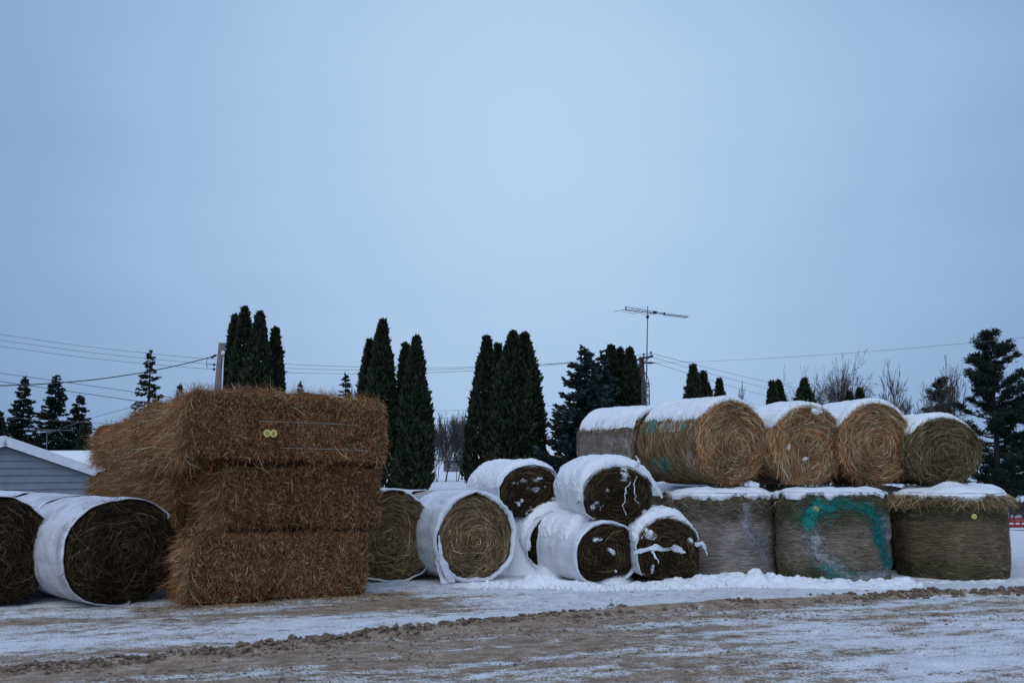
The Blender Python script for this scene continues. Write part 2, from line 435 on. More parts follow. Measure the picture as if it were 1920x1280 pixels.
# ------------------------------------------------------------------ round bales lying on their side
class Round:
    def __init__(s, Rh, Rv, L, seed, flat=.8, bulge=.05):
        s.Rh, s.Rv, s.L, s.seed, s.flat, s.bulge = Rh, Rv, L, seed, flat, bulge; s.wob = .075 if 40 < seed < 48 else .03
    def sec(s, ph):
        c = np.cos(ph); sn = np.sin(ph)
        zc = np.where(c > 0, np.abs(c), -np.abs(c) ** s.flat)
        wb = 1 + s.wob * noise(st3(sn * 1.3, c * 1.3, 0 * c + s.seed), 1.0, s.seed)
        x = s.Rh * sn * wb; z = np.maximum(s.Rv * (1 + zc * wb), .004)
        n = unit(st3(sn / s.Rh, 0 * sn, c / s.Rv))
        return x, z, n
    def side(s, ph, y, off=0.0):
        x, z, n = s.sec(ph)
        e = .07; q = np.clip((np.abs(y) - (s.L / 2 - e)) / e, 0, 1); dr = e * (1 - np.sqrt(np.maximum(1 - q * q, 0)))
        P = st3(x, y, z)
        o = off - dr + .018 * fbm(P + s.seed, 3.2, 3, s.seed)
        return P + n * np.asarray(o)[..., None], np.broadcast_to(n, P.shape)
    def face(s, rho, ph, off=0.0, sgn=-1):
        x, z, n = s.sec(ph); k = rho * (1 - .05 * rho)
        X = x * k; Z = s.Rv + (z - s.Rv) * k
        P0 = st3(X, 0 * X, Z)
        y = s.L / 2 - .03 * rho ** 6 + s.bulge * (1 - rho ** 2.5) + .022 * fbm(P0 + s.seed * 3, 3.5, 4, s.seed + 5) + .012 * np.sin(rho * 34 + ph + 2 * noise(P0, 2, s.seed)) * rho + off
        return st3(X, sgn * y, Z)

def arcs(b, rd, n, rho_rng=(0, 1), lift=(.002, .035), ln=(.08, .34), wd=(.004, .010), wild=.25, k=4):
    """straws wound round the front face"""
    rho = np.sqrt(RNG.uniform(rho_rng[0] ** 2, rho_rng[1] ** 2, n)); ph = RNG.uniform(0, 2 * np.pi, n)
    l = RNG.uniform(*ln, n); r = np.maximum(rho * rd.Rv, .08)
    half = np.clip(l / r / 2, 0, .9)
    tt = np.linspace(-1, 1, k)[None]
    wv = RNG.normal(0, wild, n)[:, None]
    P = ph[:, None] + half[:, None] * tt
    rr = np.clip(rho[:, None] + wv * tt * l[:, None] * .6 + .03 * RNG.normal(size=(n, k)), 0, 1.06)
    lf = RNG.uniform(*lift, n)[:, None] + RNG.random(n)[:, None] ** 6 * .05 * (tt + 1)
    C = rd.face(rr, P, lf)
    W = unit(rvec(n) + A3(0, .4, 0)); b.strips(C, W, RNG.uniform(*wd, n))

def fringe(b, rd, n, ph_rng=(0, 2 * np.pi), out=.06, ln=(.06, .16), droop=.3):
    ph = RNG.uniform(*ph_rng, n); x, z, nn = rd.sec(ph)
    base = rd.face(RNG.uniform(.9, 1.03, n), ph, RNG.uniform(-.06, .01, n))
    d = unit(nn * RNG.uniform(.0, .9, (n, 1)) + A3(0, -.5, 0) + .75 * rvec(n)); l = RNG.uniform(*ln, n)[:, None]
    C = np.stack([base, base + d * l * .5, base + d * l + A3(0, 0, -1) * l * droop * RNG.random((n, 1))], 1)
    b.strips(C, rvec(n), RNG.uniform(.003, .007, n))

def sidestraw(b, rd, n, ph_rng, yr=None, wild=.25, lift=(.0, .02), ln=(.08, .3)):
    yr = yr or (-rd.L / 2, rd.L / 2)
    ph = RNG.uniform(*ph_rng, n); y = RNG.uniform(*yr, n); l = RNG.uniform(*ln, n)
    tt = np.linspace(-1, 1, 3)[None]
    P = ph[:, None] + tt * (l / rd.Rv / 2)[:, None]
    Y = np.clip(y[:, None] + tt * (l * RNG.normal(0, wild, n))[:, None], -rd.L / 2, rd.L / 2)
    C, _ = rd.side(P, Y, RNG.uniform(*lift, n)[:, None] + .02 * RNG.random((n, 1)) ** 4 * (tt + 1))
    b.strips(C, rvec(n), RNG.uniform(.003, .007, n))

def snowcap(rd, T, ph0, ph1, lim=70, rag=.022, front=.03, back=.02, seed=0, y0=None, y1=None, res=(110, 70)):
    ph = np.linspace(ph0, ph1, res[0])[:, None]; ya = -rd.L / 2 - front if y0 is None else y0; yb = rd.L / 2 + back if y1 is None else y1
    y = np.linspace(ya, yb, res[1])[None]
    ph, y = np.broadcast_arrays(ph, y); y = y.copy()
    cl = math.cos(R_(lim))
    th = T * np.clip((np.cos(ph) - cl) / (1 - cl), -1, 1) ** 1.0
    th = np.where(th > 0, T * np.sqrt(np.maximum(th / T, 0)), th)
    base, n = rd.side(ph, y)
    th = th + rag * fbm(base * A3(1, 1, 1) + seed, 5.5, 4, seed) + .012 * fbm(base, 2, 2, seed + 3)
    th = th + .35 * rag * noise(base, 40, seed + 9)
    e0 = np.clip((y - ya) / .11, 0, 1); e1 = np.clip((yb - y) / .11, 0, 1)
    ed = np.sqrt(np.minimum(e0 * (2 - e0), e1 * (2 - e1)))
    th = th * ed - (1 - ed) * .05
    dirn = unit(n + A3(0, 0, .5) * np.clip(th, 0, 1)[..., None] * 4)
    P = base + dirn * np.maximum(th, -.05)[..., None]
    P[..., 1] = np.where(th < .004, np.clip(P[..., 1], -rd.L / 2 + .09, rd.L / 2 - .09), P[..., 1])
    return P

def facesnow(rd, spots, seed, t, T=.03):
    """clots of snow stuck to the front face: spots = (rho, deg, size)"""
    for (rho, dg, sz, asp) in spots:
        ph = R_(dg); c = rd.face(np.array(rho), np.array(ph))
        g = np.linspace(-1, 1, 22); U, V = np.meshgrid(g, g, indexing='ij')
        x = c[0] + U * sz * asp; z = c[2] + V * sz
        xr = x / rd.Rh; zr = (z - rd.Rv) / rd.Rv
        pp = np.arctan2(xr, zr); rr = np.clip(np.hypot(xr, zr), 0, 1)
        P = rd.face(rr, pp)
        m = .75 - np.hypot(U, V) * 1.05 + 1.25 * fbm(P * A3(1, .2, 1), 15, 4, seed + int(dg))
        P = P + A3(0, -1, 0) * np.where(m > 0, T * np.sqrt(np.clip(m, 0, 1)) + .042, -.03)[..., None]
        b = MB(); b.grid(P); b.build('snow_clot', M['snow'], t)

def ribbon(b, pts, wd, wdir=(0, 0, 1), n=24, wob=.012, seed=0, thick=.004):
    pts = np.asarray(pts, float); t = np.linspace(0, len(pts) - 1, n)
    C = np.stack([np.interp(t, np.arange(len(pts)), pts[:, i]) for i in range(3)], 1)
    C = C + wob * np.stack([noise(st3(t * 2.3, 0 * t + i, 0 * t + seed), 1, seed + i) for i in range(3)], 1)
    wv = np.interp(t, np.linspace(0, len(pts) - 1, len(np.atleast_1d(wd))), np.atleast_1d(wd)) * (1 + .35 * noise(st3(t * 5, 0 * t, 0 * t), 1, seed + 8))
    wd_ = np.asarray(wdir, float); u = np.linspace(-.5, .5, 5)
    P = C[:, None] + wd_[None, None] * (wv[:, None] * u[None])[..., None]
    P = P + .35 * wob * noise(P, 30, seed)[..., None]
    nrm = unit(np.cross(np.gradient(C, axis=0), wd_))[:, None] * thick
    ring = np.concatenate([P + nrm, (P - nrm)[:, ::-1]], 1)
    b.grid(np.swapaxes(ring, 0, 1), wrap=True)

def corebale(rd, nphi=80):
    b = MB(); ph = np.linspace(0, 2 * np.pi, nphi, endpoint=False)
    y = np.linspace(-rd.L / 2, rd.L / 2, 16)
    P, _ = rd.side(ph[:, None] + 0 * y[None], y[None] + 0 * ph[:, None]); b.grid(P, wrap=True)
    rho = np.linspace(1.0, .001, 24)
    for sg in (-1, 1):
        P = rd.face(rho[None] + 0 * ph[:, None], ph[:, None] + 0 * rho[None], 0., sg); b.grid(P if sg < 0 else P[::-1], wrap=True)
    return b

def wrapshell(rd, seed, a0=0, a1=2 * np.pi, off=.022, yr=None, wr=.012, lip=0.0, rag=.03, fold=0.0, out=.02):
    """net wrap skin: from the back edge to the front edge, then a lip folded over the face"""
    full = a1 - a0 > 6.2; nph = 150
    ph = np.linspace(a0, a1, nph, endpoint=not full)
    y0, y1 = yr or (-rd.L / 2 - out, rd.L / 2 + .01)
    ny = 26; t = np.linspace(0, 1, ny)
    edge = rag * fbm(st3(np.cos(ph) * 2, np.sin(ph) * 2, 0 * ph + seed), 1.6, 3, seed)
    Y = y1 + (y0 + edge[:, None] - y1) * t[None]
    PH = ph[:, None] + 0 * t[None]
    frontness = np.clip((t[None] - .55) / .45, 0, 1)
    o = off + wr * noise(st3(np.cos(PH) * 3, np.sin(PH) * 3, Y * .8 + seed), 2.4, seed) + fold * frontness * np.abs(noise(st3(np.cos(PH) * 4, np.sin(PH) * 4, Y * .4), 2, seed + 4))
    P, n = rd.side(PH, np.clip(Y, -rd.L / 2 + .05, rd.L / 2 - .03), np.maximum(o, .006))
    P[..., 1] = Y
    if not full:
        f = np.minimum(np.arange(nph), np.arange(nph)[::-1]); P = P - n * (np.where(f < 1, .03, 0))[:, None, None]
    b = MB()
    if lip > 0:
        k = np.linspace(0, 1, 8)[1:]
        lipw = lip * (1 + .6 * noise(st3(np.cos(ph) * 1.4, np.sin(ph) * 1.4, 0 * ph), 1.2, seed + 6)) + 0 * ph
        ex, ez, nn = rd.sec(ph); last = P[:, -1]
        L = []
        for kk in k:
            q = last - nn * (lipw * kk)[:, None] + A3(0, -1, 0) * (.035 * np.sin(kk * 2.6) + .010 * noise(st3(np.cos(ph) * 3, np.sin(ph) * 3, 0 * ph + kk), 2, seed))[:, None] + A3(0, 1, 0) * .03 * kk ** 2
            L.append(q)
        P = np.concatenate([P, np.stack(L, 1)], 1)
    else:  # rolled edge so the sheet has thickness
        nn = rd.sec(ph)[2]
        P = np.concatenate([P, (P[:, -1] - nn * .012 + A3(0, .002, 0))[:, None], (P[:, -1] - nn * .014 + A3(0, .05, 0))[:, None]], 1)
    P[..., 2] = np.maximum(P[..., 2], .003)
    b.grid(P, wrap=full)
    return b

def place(px, py, az, L, z=0.0, Y=None):
    """centre of a bale whose front face meets its base at pixel (px,py)"""
    g = gp(px, py, z) if Y is None else at(px, py, Y)
    a = R_(az)
    return A3(g[0] + math.sin(a) * L / 2, g[1] + math.cos(a) * L / 2, z)

def round_bale(label, loc, az, Rh, Rv, L, pal, seed, group, n_face=3600, wild=.25, flat=.8, bulge=.05, wrap=None, snow=None, n_side=0, side_rng=(-2.2, 0), side_pal=None, n_fringe=500, wraps=None, tilt=0, rho_max=1.0, messy=0):
    t = thing('round_bale', label, 'hay bale', loc, -R_(az), group, ry=R_(tilt))
    rd = Round(Rh, Rv, L, seed, flat, bulge)
    corebale(rd).build('hay', M['hay_' + pal], t)
    b = MB()
    if n_face:
        arcs(b, rd, n_face, (0, rho_max), wild=wild)
        if messy: arcs(b, rd, messy, (0, rho_max), wild=1.6, lift=(.01, .06), ln=(.1, .3))
    if n_fringe: fringe(b, rd, n_fringe)
    if b.n: b.build('loose_straw', M['straw_' + pal], t, smooth=False, kind='stuff')
    if n_side:
        b = MB(); sidestraw(b, rd, n_side, side_rng); b.build('side_straw', M['straw_' + (side_pal or pal)], t, smooth=False, kind='stuff')
    if wrap:
        m_, kw = wrap; wrapshell(rd, seed, **kw).build('net_wrap', M[m_], t)
    if snow:
        b = MB(); b.grid(snowcap(rd, seed=seed, **snow)); b.build('snow_cap', M['snow'], t)
    return t, rd

GL = 'round bales in the row left of the square bale stack'
GF = 'white wrapped round bales right of the square bale stack'
GP = 'old flattened round bales in the snow-covered pile'
GT = 'round bales lying on top of the standing bales'

# --- left row
azB = -47; LB = 1.25
round_bale('dark round bale cut off by the left edge of the picture', place(-22, 1138, -40, 1.3), -40, .66, .605, 1.3, 'dark', 21, GL, 4200, .5, wrap=('wrap_white', dict(rag=.04, a0=-2.4, a1=1.35)), messy=900)
pB = place(226, 1133, azB, LB)
round_bale('dark round bale with white wrap, front of its row beside the square stack', pB, azB, .68, .595, LB, 'dark', 22, GL, 4600, .4, wrap=('wrap_dusty', dict(rag=.05, a0=-3.3, a1=.9, wr=.01)), messy=700, bulge=.09)
ax = A3(math.sin(R_(azB)), math.cos(R_(azB)), 0)
round_bale('dusty white wrapped round bale second in the row left of the stack', pB + ax * 1.36 + A3(.04, 0, 0), azB, .67, .60, LB, 'dark', 23, GL, 300, .4, wrap=('wrap_dusty', dict(rag=.03, wr=.01)), n_fringe=0)
round_bale('white wrapped round bale farthest back in the row left of the stack', pB + ax * 2.74 + A3(0, .02, 0), azB, .67, .60, LB, 'dark', 24, GL, 300, .4, wrap=('wrap_white', dict(rag=.03, wr=.01)), n_fringe=0)

# --- right of the stack
round_bale('tan round bale in white wrap half hidden by the square stack', place(733, 1089, -14, 1.3), -14, .61, .615, 1.3, 'tan', 31, GF, 5200, .35, wrap=('wrap_white', dict(rag=.025, lip=.03, wr=.014, fold=.03, out=.03)), bulge=.03)
pF = place(889, 1089, -34, 1.25)
tF, rF = round_bale('tan round bale with loose white wrap folded round its face', pF, -34, .64, .60, 1.25, 'tan', 32, GF, 6200, .3, wrap=('wrap_white', dict(rag=.025, lip=.075, wr=.010, fold=.03, yr=(-.68, .18), out=.05)), bulge=.02, rho_max=.95, n_fringe=150)
wrapshell(rF, 77, off=.012, yr=(.12, .63), wr=.008).build('tan_net', M['wrap_tan'], tF)
for pts_, wd_, sd_ in (([(-.60, -.70, .66), (-.61, -.74, .42), (-.54, -.76, .20), (-.42, -.75, .03)], [.02, .06, .10, .09], 5), ([(-.60, -.60, .50), (-.60, -.66, .28), (-.56, -.70, .10), (-.50, -.72, .01)], [.02, .05, .07, .10], 8)):
    b = MB(); ribbon(b, pts_, wd_, (1, -.15, .1), n=30, wob=.008, seed=sd_); b.build('loose_wrap', M['wrap_white'], tF)
axF = A3(math.sin(R_(-34)), math.cos(R_(-34)), 0)
round_bale('white topped round bale behind the loose wrapped tan bale', pF + axF * 1.38 + A3(-.1, 0, 0), -34, .62, .60, 1.25, 'tan', 33, GF, 200, .3, wrap=('wrap_white', dict(rag=.03)), n_fringe=0)

# --- snow-covered pile of four, two low and two on top, with a buried one behind
pG1 = place(1137, 1092, -22, 1.4)
t1, r1 = round_bale('dark wet round bale in smooth white wrap at the foot of the snowy pile', pG1, -22, .475, .405, 1.4, 'dark', 41, GP, 3600, .5, flat=.6, wrap=('wrap_white', dict(rag=.03, lip=.05, wr=.006, out=.05)), snow=dict(T=.13, ph0=-1.5, ph1=1.4, lim=72, rag=.045, y0=-.46, y1=.75), n_fringe=0, rho_max=.93, messy=600)
facesnow(r1, [(.55, -35, .05, 2.6), (.1, 60, .05, 1.6), (.7, 160, .03, 1)], 5, t1)
round_bale('snow-buried wrapped bale behind the lowest bale of the snowy pile', A3(.45, 15.60, 0), -22, .55, .47, 1.35, 'dark', 42, GP, 0, .5, flat=.6, wrap=('wrap_white', dict(rag=.02, wr=.03)), snow=dict(T=.15, ph0=-1.9, ph1=1.9, lim=98, rag=.05, front=.04), n_fringe=0)
pG2 = place(1255, 1093, -13, 1.4)
t2, r2 = round_bale('dark wet round bale with a torn white strip across its face', pG2, -13, .475, .435, 1.4, 'dark', 43, GP, 4200, .6, flat=.6, wrap=('wrap_white', dict(rag=.06, a0=-2.2, a1=1.25)), snow=dict(T=.12, ph0=-1.5, ph1=1.4, lim=76, rag=.045), n_fringe=200, messy=900)
facesnow(r2, [(.84, -48, .09, 1.5), (.80, 66, .07, 1.3), (.74, -122, .07, .6)], 6, t2)
TW = t2
b = MB(); ribbon(b, [(-.54, -.80, .44), (-.3, -.82, .475), (-.05, -.83, .47), (.10, -.82, .45), (.17, -.84, .40)], [.05, .075, .045, .09, .012], n=44, wob=.022, seed=3); b.build('torn_wrap', M['wrap_white'], TW)
b = MB(); ribbon(b, [(-.30, -.84, .45), (-.24, -.87, .35), (-.22, -.86, .28)], [.04, .02, .006], (1, 0, 0), n=14, seed=4); b.build('torn_wrap', M['wrap_white'], TW)
b = MB(); ribbon(b, [(.34, -.80, .52), (.45, -.80, .53), (.51, -.77, .45), (.53, -.76, .36)], [.05, .06, .05, .02], (.3, 0, 1), n=16, seed=6); b.build('torn_wrap', M['wrap_white'], TW)
pG3 = place(1159, 985, -14, 1.3, .74, Y=13.95); pG3[2] = .77
t3, r3 = round_bale('dark round bale with snow clots, upper front bale of the snowy pile', pG3, -14, .52, .395, 1.3, 'dark', 44, GP, 4200, .7, flat=.75, wrap=('wrap_white', dict(rag=.05, a0=-2.4, a1=1.3)), snow=dict(T=.14, ph0=-2.0, ph1=1.45, lim=98, rag=.04), n_fringe=250, messy=1400)
facesnow(r3, [(.72, 12, .11, .75), (.78, -110, .08, 1.3), (.4, -60, .03, 1.5), (.85, 120, .04, 1.2), (.8, 165, .03, 1)], 7, t3)
TW = t3
b = MB(); ribbon(b, [(.22, -.76, .78), (.26, -.80, .84), (.25, -.80, .90), (.21, -.79, .95)], [.09, .05, .025, .006], (1, 0, .1), n=16, seed=3); b.build('torn_wrap', M['wrap_white'], TW)
b = MB(); ribbon(b, [(.24, -.77, .80), (.42, -.79, .66), (.52, -.79, .50), (.60, -.80, .38)], [.07, .07, .06, .03], (.5, 0, .8), n=20, seed=5); b.build('torn_wrap', M['wrap_white'], TW)
b = MB(); ribbon(b, [(.12, -.84, .62), (.02, -.86, .50), (.06, -.86, .38), (.00, -.85, .26), (.05, -.83, .14)], [.008, .014, .007, .011, .006], (1, 0, 0), n=30, wob=.03, seed=9); b.build('torn_wrap', M['wrap_white'], TW)
b = MB(); ribbon(b, [(.22, -.82, .66), (.13, -.86, .54), (.17, -.83, .40), (.22, -.84, .30)], [.008, .010, .006], (1, 0, 0), n=24, wob=.03, seed=12); b.build('torn_wrap', M['wrap_white'], TW)
pG4 = place(992, 962, -22, 1.4, .80, Y=15.0); pG4[2] = .80
t4, r4 = round_bale('dark round bale streaked with snow, upper rear bale of the snowy pile', pG4, -22, .49, .40, 1.4, 'dark', 45, GP, 3600, .5, flat=.75, wrap=('wrap_white', dict(rag=.04, a0=-2.4, a1=1.8, lip=.02)), snow=dict(T=.09, ph0=-1.6, ph1=1.5, lim=85, rag=.025), n_fringe=150, messy=700)
facesnow(r4, [(.15, 40, .06, 2.2), (.55, 30, .05, 3.0), (.55, -35, .06, 1.6), (.75, -60, .06, 1.3), (.6, -130, .07, 1.2), (.8, 100, .05, 1.5), (.8, 170, .08, 2.2), (.45, 70, .04, 2.2)], 8, t4)
round_bale('snow-buried round bale under the rear of the snowy pile', A3(-.75, 16.45, 0), -30, .52, .42, 1.4, 'dark', 46, GP, 200, .5, flat=.6, wrap=('wrap_white', dict(rag=.03)), snow=dict(T=.12, ph0=-1.7, ph1=1.7, lim=88, rag=.035), n_fringe=0)
round_bale('snow-buried round bale supporting the upper rear bale of the pile', pG2 + A3(math.sin(R_(-16)), math.cos(R_(-16)), 0) * 1.5, -16, .52, .43, 1.4, 'dark', 47, GP, 100, .5, flat=.6, wrap=('wrap_white', dict(rag=.03)), snow=dict(T=.12, ph0=-1.7, ph1=1.7, lim=88, rag=.035), n_fringe=0)

# --- standing bales
class Upright:
    def __init__(s, R, H, seed): s.R, s.H, s.seed = R, H, seed
    def side(s, th, z, off=0.0):
        P0 = st3(np.sin(th), -np.cos(th), z)
        e = .06; q = np.clip((z - (s.H - e)) / e, 0, 1); dr = e * (1 - np.sqrt(np.maximum(1 - q * q, 0)))
        r = s.R + .022 * fbm(P0 * A3(1, 1, 2), 1.8, 3, s.seed) + .02 * np.sin(z / s.H * np.pi) - dr + off
        return st3(np.sin(th) * r, -np.cos(th) * r, z)
    def top(s, rho, th, off=0.0):
        P0 = st3(np.sin(th) * rho * s.R, -np.cos(th) * rho * s.R, 0 * rho * th)
        z = s.H + .02 * fbm(P0, 4, 3, s.seed + 2) - .06 * rho ** 8 + off
        P0[..., 2] = z; return P0

def upright_bale(label, loc, R, H, matn, seed, pal='green', snow=.10, n_side=2600, n_top=900, vis=True, rz=0):
    t = thing('standing_round_bale', label, 'hay bale', loc, rz, 'round bales standing on end')
    u = Upright(R, H, seed); b = MB()
    th = np.linspace(0, 2 * np.pi, 96, endpoint=False)[:, None]; z = np.linspace(0, H, 26)[None]
    b.grid(u.side(th + 0 * z, z + 0 * th), wrap=True)
    rho = np.linspace(1, .001, 12)[None]; b.grid(u.top(rho + 0 * th, th + 0 * rho), wrap=True)
    b.build('hay', M[matn], t)
    if n_side:
        b = MB(); n = n_side
        tt = np.linspace(-1, 1, 3)[None]; ths = RNG.uniform(-1.7, 1.7, n); zs = RNG.uniform(.01, H - .03, n); l = RNG.uniform(.03, .14, n)
        C = u.side(ths[:, None] + tt * (l / R / 2)[:, None], np.clip(zs[:, None] + tt * (l * RNG.normal(0, .22, n))[:, None], 0, H), RNG.uniform(.0, .010, n)[:, None] + .012 * RNG.random((n, 1)) ** 5 * (tt + 1))
        b.strips(C, rvec(n), RNG.uniform(.0025, .005, n)); b.build('side_straw', M['straw_' + ('net' if matn == 'net_grey' else pal)], t, smooth=False, kind='stuff')
    if n_top:
        b = MB(); n = n_top; ths = RNG.uniform(-1.9, 1.9, n)
        base = u.side(ths, RNG.uniform(H - .16, H - .01, n), .005)
        out = st3(np.sin(ths), -np.cos(ths), 0 * ths); tang = st3(np.cos(ths), np.sin(ths), 0 * ths)
        d = unit(out * RNG.uniform(.1, .7, (n, 1)) + tang * RNG.normal(0, .8, (n, 1)) + A3(0, 0, -.2)); l = RNG.uniform(.08, .24, n)[:, None]
        C = np.stack([base, base + d * l * .5 + out * .01, base + d * l + A3(0, 0, -1) * l * .4 * RNG.random((n, 1))], 1)
        b.strips(C, rvec(n), RNG.uniform(.004, .008, n)); b.build('loose_straw', M['straw_' + ('tan' if pal == 'green' else pal)], t, smooth=False, kind='stuff')
    if snow:
        b = MB(); s = np.linspace(.001, 1.16, 46)[None]; th = np.linspace(0, 2 * np.pi, 220, endpoint=False)[:, None]
        s, th = np.broadcast_arrays(s, th)
        cs = st3(np.cos(th), np.sin(th), s)
        rag = fbm(cs * A3(2.6, 2.6, .6), 1.6, 4, seed + 7)
        rho = np.minimum(s, 1.0); P = u.top(rho, th)
        tk = snow * (.75 + 1.0 * fbm(P, 2.2, 3, seed + 21) + .3 * rag) * np.clip(1 - (rho) ** 4, 0, 1) ** .4 + .012 * fbm(P, 6, 3, seed)
        P = P + st3(np.sin(th) * .03 * rho ** 6, -np.cos(th) * .03 * rho ** 6, tk)
        dn = np.clip(s - 1, 0, 1) * u.R * .9
        sidep = u.side(th, np.clip(H - dn, 0, H), .035 - np.clip(dn / .055 - .5 - 2.8 * rag - .9 * fbm(cs * A3(9, 9, 1), 1.5, 3, seed), 0, 3) * .03)
        P = np.where((s > 1)[..., None], sidep, P)
        b.grid(P, wrap=True); b.build('snow_cap', M['snow'], t)
    return t, u

tU1, uU1 = upright_bale('grey netted bale standing on end next to the snowy pile', (3.13, 15.0, 0), .75, 1.2, 'net_grey', 51, 'tan', .075, 3600, 160, rz=-math.atan2(3.13, 15.0))
tU2, uU2 = upright_bale('standing bale with torn teal net on its side', (4.53, 14.33, 0), .745, 1.225, 'net_patchy', 52, 'green', .05, 4200, 60, rz=-math.atan2(4.53, 14.33))
tU3, uU3 = upright_bale('standing bale with a shaggy straw rim under its snow, rightmost', (6.44, 14.85, 0), .755, 1.2, 'net_green', 53, 'green', .10, 4200, 1400, rz=-math.atan2(6.5, 14.85))
upright_bale('dark standing bale glimpsed between the snowy pile and the grey netted bale', (3.02, 16.75, 0), .76, 1.2, 'net_grey', 54, 'green', .08, 800, 0)
upright_bale('dark standing bale in the gap beside the teal netted bale', (5.55, 16.15, 0), .76, 1.2, 'net_green', 55, 'green', .08, 600, 0)
upright_bale('standing bale behind the shaggy rimmed one', (7.25, 16.6, 0), .76, 1.2, 'net_green', 56, 'green', .08, 200, 0)
upright_bale('standing bale under the farthest snow-topped bale behind the pile', (2.1, 18.2, 0), .76, 1.2, 'net_grey', 57, 'green', .05, 200, 0)

def netpatch(u, name, segs, m_, t, seed, off=.010, k=.9, th0=-1.45, th1=1.45):
    """ragged remains of torn net stuck to the side of a standing bale; segs = (s,t,width) polylines, s in -1..1 across, t 0..1 up"""
    th = np.linspace(th0, th1, 190)[:, None]; z = np.linspace(.0, u.H - .03, 110)[None]; th, z = np.broadcast_arrays(th, z)
    X = np.sin(th) * u.R; d = np.full(th.shape, 9.0)
    for sg in segs:
        for (s0, t0, w0), (s1, t1, w1) in zip(sg[:-1], sg[1:]):
            a = np.array([s0 * u.R, t0 * u.H]); b_ = np.array([s1 * u.R, t1 * u.H]); ab = b_ - a
            h = np.clip(((X - a[0]) * ab[0] + (z - a[1]) * ab[1]) / (ab @ ab + 1e-9), 0, 1)
            dist = np.hypot(X - a[0] - h * ab[0], z - a[1] - h * ab[1]) - (w0 + (w1 - w0) * h)
            d = np.minimum(d, dist)
    P0 = st3(X, 0 * X, z)
    m = -d / .05 + 1.1 * k * fbm(P0 * A3(.5, 1, 1.8), 16, 5, seed) + .5 * noise(P0, 4, seed + 2)
    o = np.where(m > 0, off + .010 * np.clip(m, 0, 1), np.clip(m, -1, 0) * .03 - .004)
    b = MB(); b.grid(u.side(th, z, o)); b.build(name, M[m_], t)
    # frayed strands along the torn edges
    pts = []
    for sg in segs:
        for (s0, t0, w0), (s1, t1, w1) in zip(sg[:-1], sg[1:]):
            n = int(60 + 500 * math.hypot((s1 - s0) * u.R, (t1 - t0) * u.H)); h = RNG.random(n); w_ = w0 + (w1 - w0) * h
            pts.append(np.stack([(s0 + (s1 - s0) * h) * u.R + RNG.normal(0, 1, n) * (w_ + .02), (t0 + (t1 - t0) * h) * u.H + RNG.normal(0, 1, n) * (w_ + .02)], 1))
    Q = np.vstack(pts); n = len(Q); tt = np.linspace(-1, 1, 4)[None]; l = RNG.uniform(.02, .075, n)[:, None]; an = RNG.normal(0, .7, n)[:, None]
    xx = np.clip((Q[:, :1] + tt * l * np.cos(an)) / u.R, -.995, .995); zz = np.clip(Q[:, 1:] + tt * l * np.sin(an) + .01 * RNG.normal(size=(n, 4)), .005, u.H - .02)
    b = MB(); b.strips(u.side(np.arcsin(xx), zz, RNG.uniform(.012, .03, (n, 1))), rvec(n), RNG.uniform(.002, .005, n)); b.build('frayed_net', M[m_], t, smooth=False, kind='stuff')
netpatch(uU2, 'teal_net', [[(-.42, .60, .05), (-.36, .72, .08), (-.22, .85, .09), (.02, .82, .05)], [(-.1, .86, .02), (.25, .88, .02), (.62, .82, .02), (.80, .68, .03), (.80, .5, .01), (.86, .30, .012), (.93, .18, .008)], [(-.14, .20, .05), (.05, .13, .06), (.22, .05, .05)], [(.70, .62, .01), (.78, .42, .008)]], 'teal_net', tU2, 4)
netpatch(uU2, 'torn_net', [[(-.46, .52, .03), (-.26, .50, .06), (-.32, .36, .05), (-.10, .25, .05), (.1, .14, .05), (.25, .03, .06)], [(.3, .06, .02), (.6, .08, .02), (.9, .10, .03)], [(.88, .70, .01), (.95, .5, .02)]], 'torn_net', tU2, 14, off=.012, k=1.3)
netpatch(uU1, 'torn_net', [[(.42, .84, .01), (.42, .6, .015), (.52, .46, .02), (.70, .3, .02), (.80, .1, .03), (.84, .02, .03)], [(.55, .5, .01), (.75, .4, .02)]], 'torn_net', tU1, 15, k=1.5)

def yellow_tag(parent, u, th, z, r=.036):
    b = MB(); a = np.linspace(0, 2 * np.pi, 20, endpoint=False)
    c = u.side(np.array(th), np.array(z), .014); n = A3(math.sin(th), -math.cos(th), 0); s = A3(math.cos(th), math.sin(th), 0)
    P = c + r * (np.cos(a)[:, None] * s + np.sin(a)[:, None] * A3(0, 0, 1))
    b.grid(np.stack([P + n * 0, P + n * .006, c + 0 * P + n * .007], 1), wrap=True)
    tg = b.build('tag', M['tag_yellow'], parent, smooth=False)
    b = MB()
    for dx, dz, w_, h_ in ((-.013, .004, .004, .02), (-.004, .004, .010, .004), (-.004, -.006, .010, .004), (.008, .004, .004, .02), (.015, .004, .004, .02), (0, -.016, .03, .004)):
        q = c + n * .009 + s * dx + A3(0, 0, dz)
        b.add([q - s * w_ / 2 - A3(0, 0, h_ / 2), q + s * w_ / 2 - A3(0, 0, h_ / 2), q + s * w_ / 2 + A3(0, 0, h_ / 2), q - s * w_ / 2 + A3(0, 0, h_ / 2)], [[0, 1, 2, 3]])
    b.build('tag_print', M['tag_ink'], tg, smooth=False)
yellow_tag(tU2, uU2, -.25, 1.0)
yellow_tag(tU3, uU3, .41, .88)

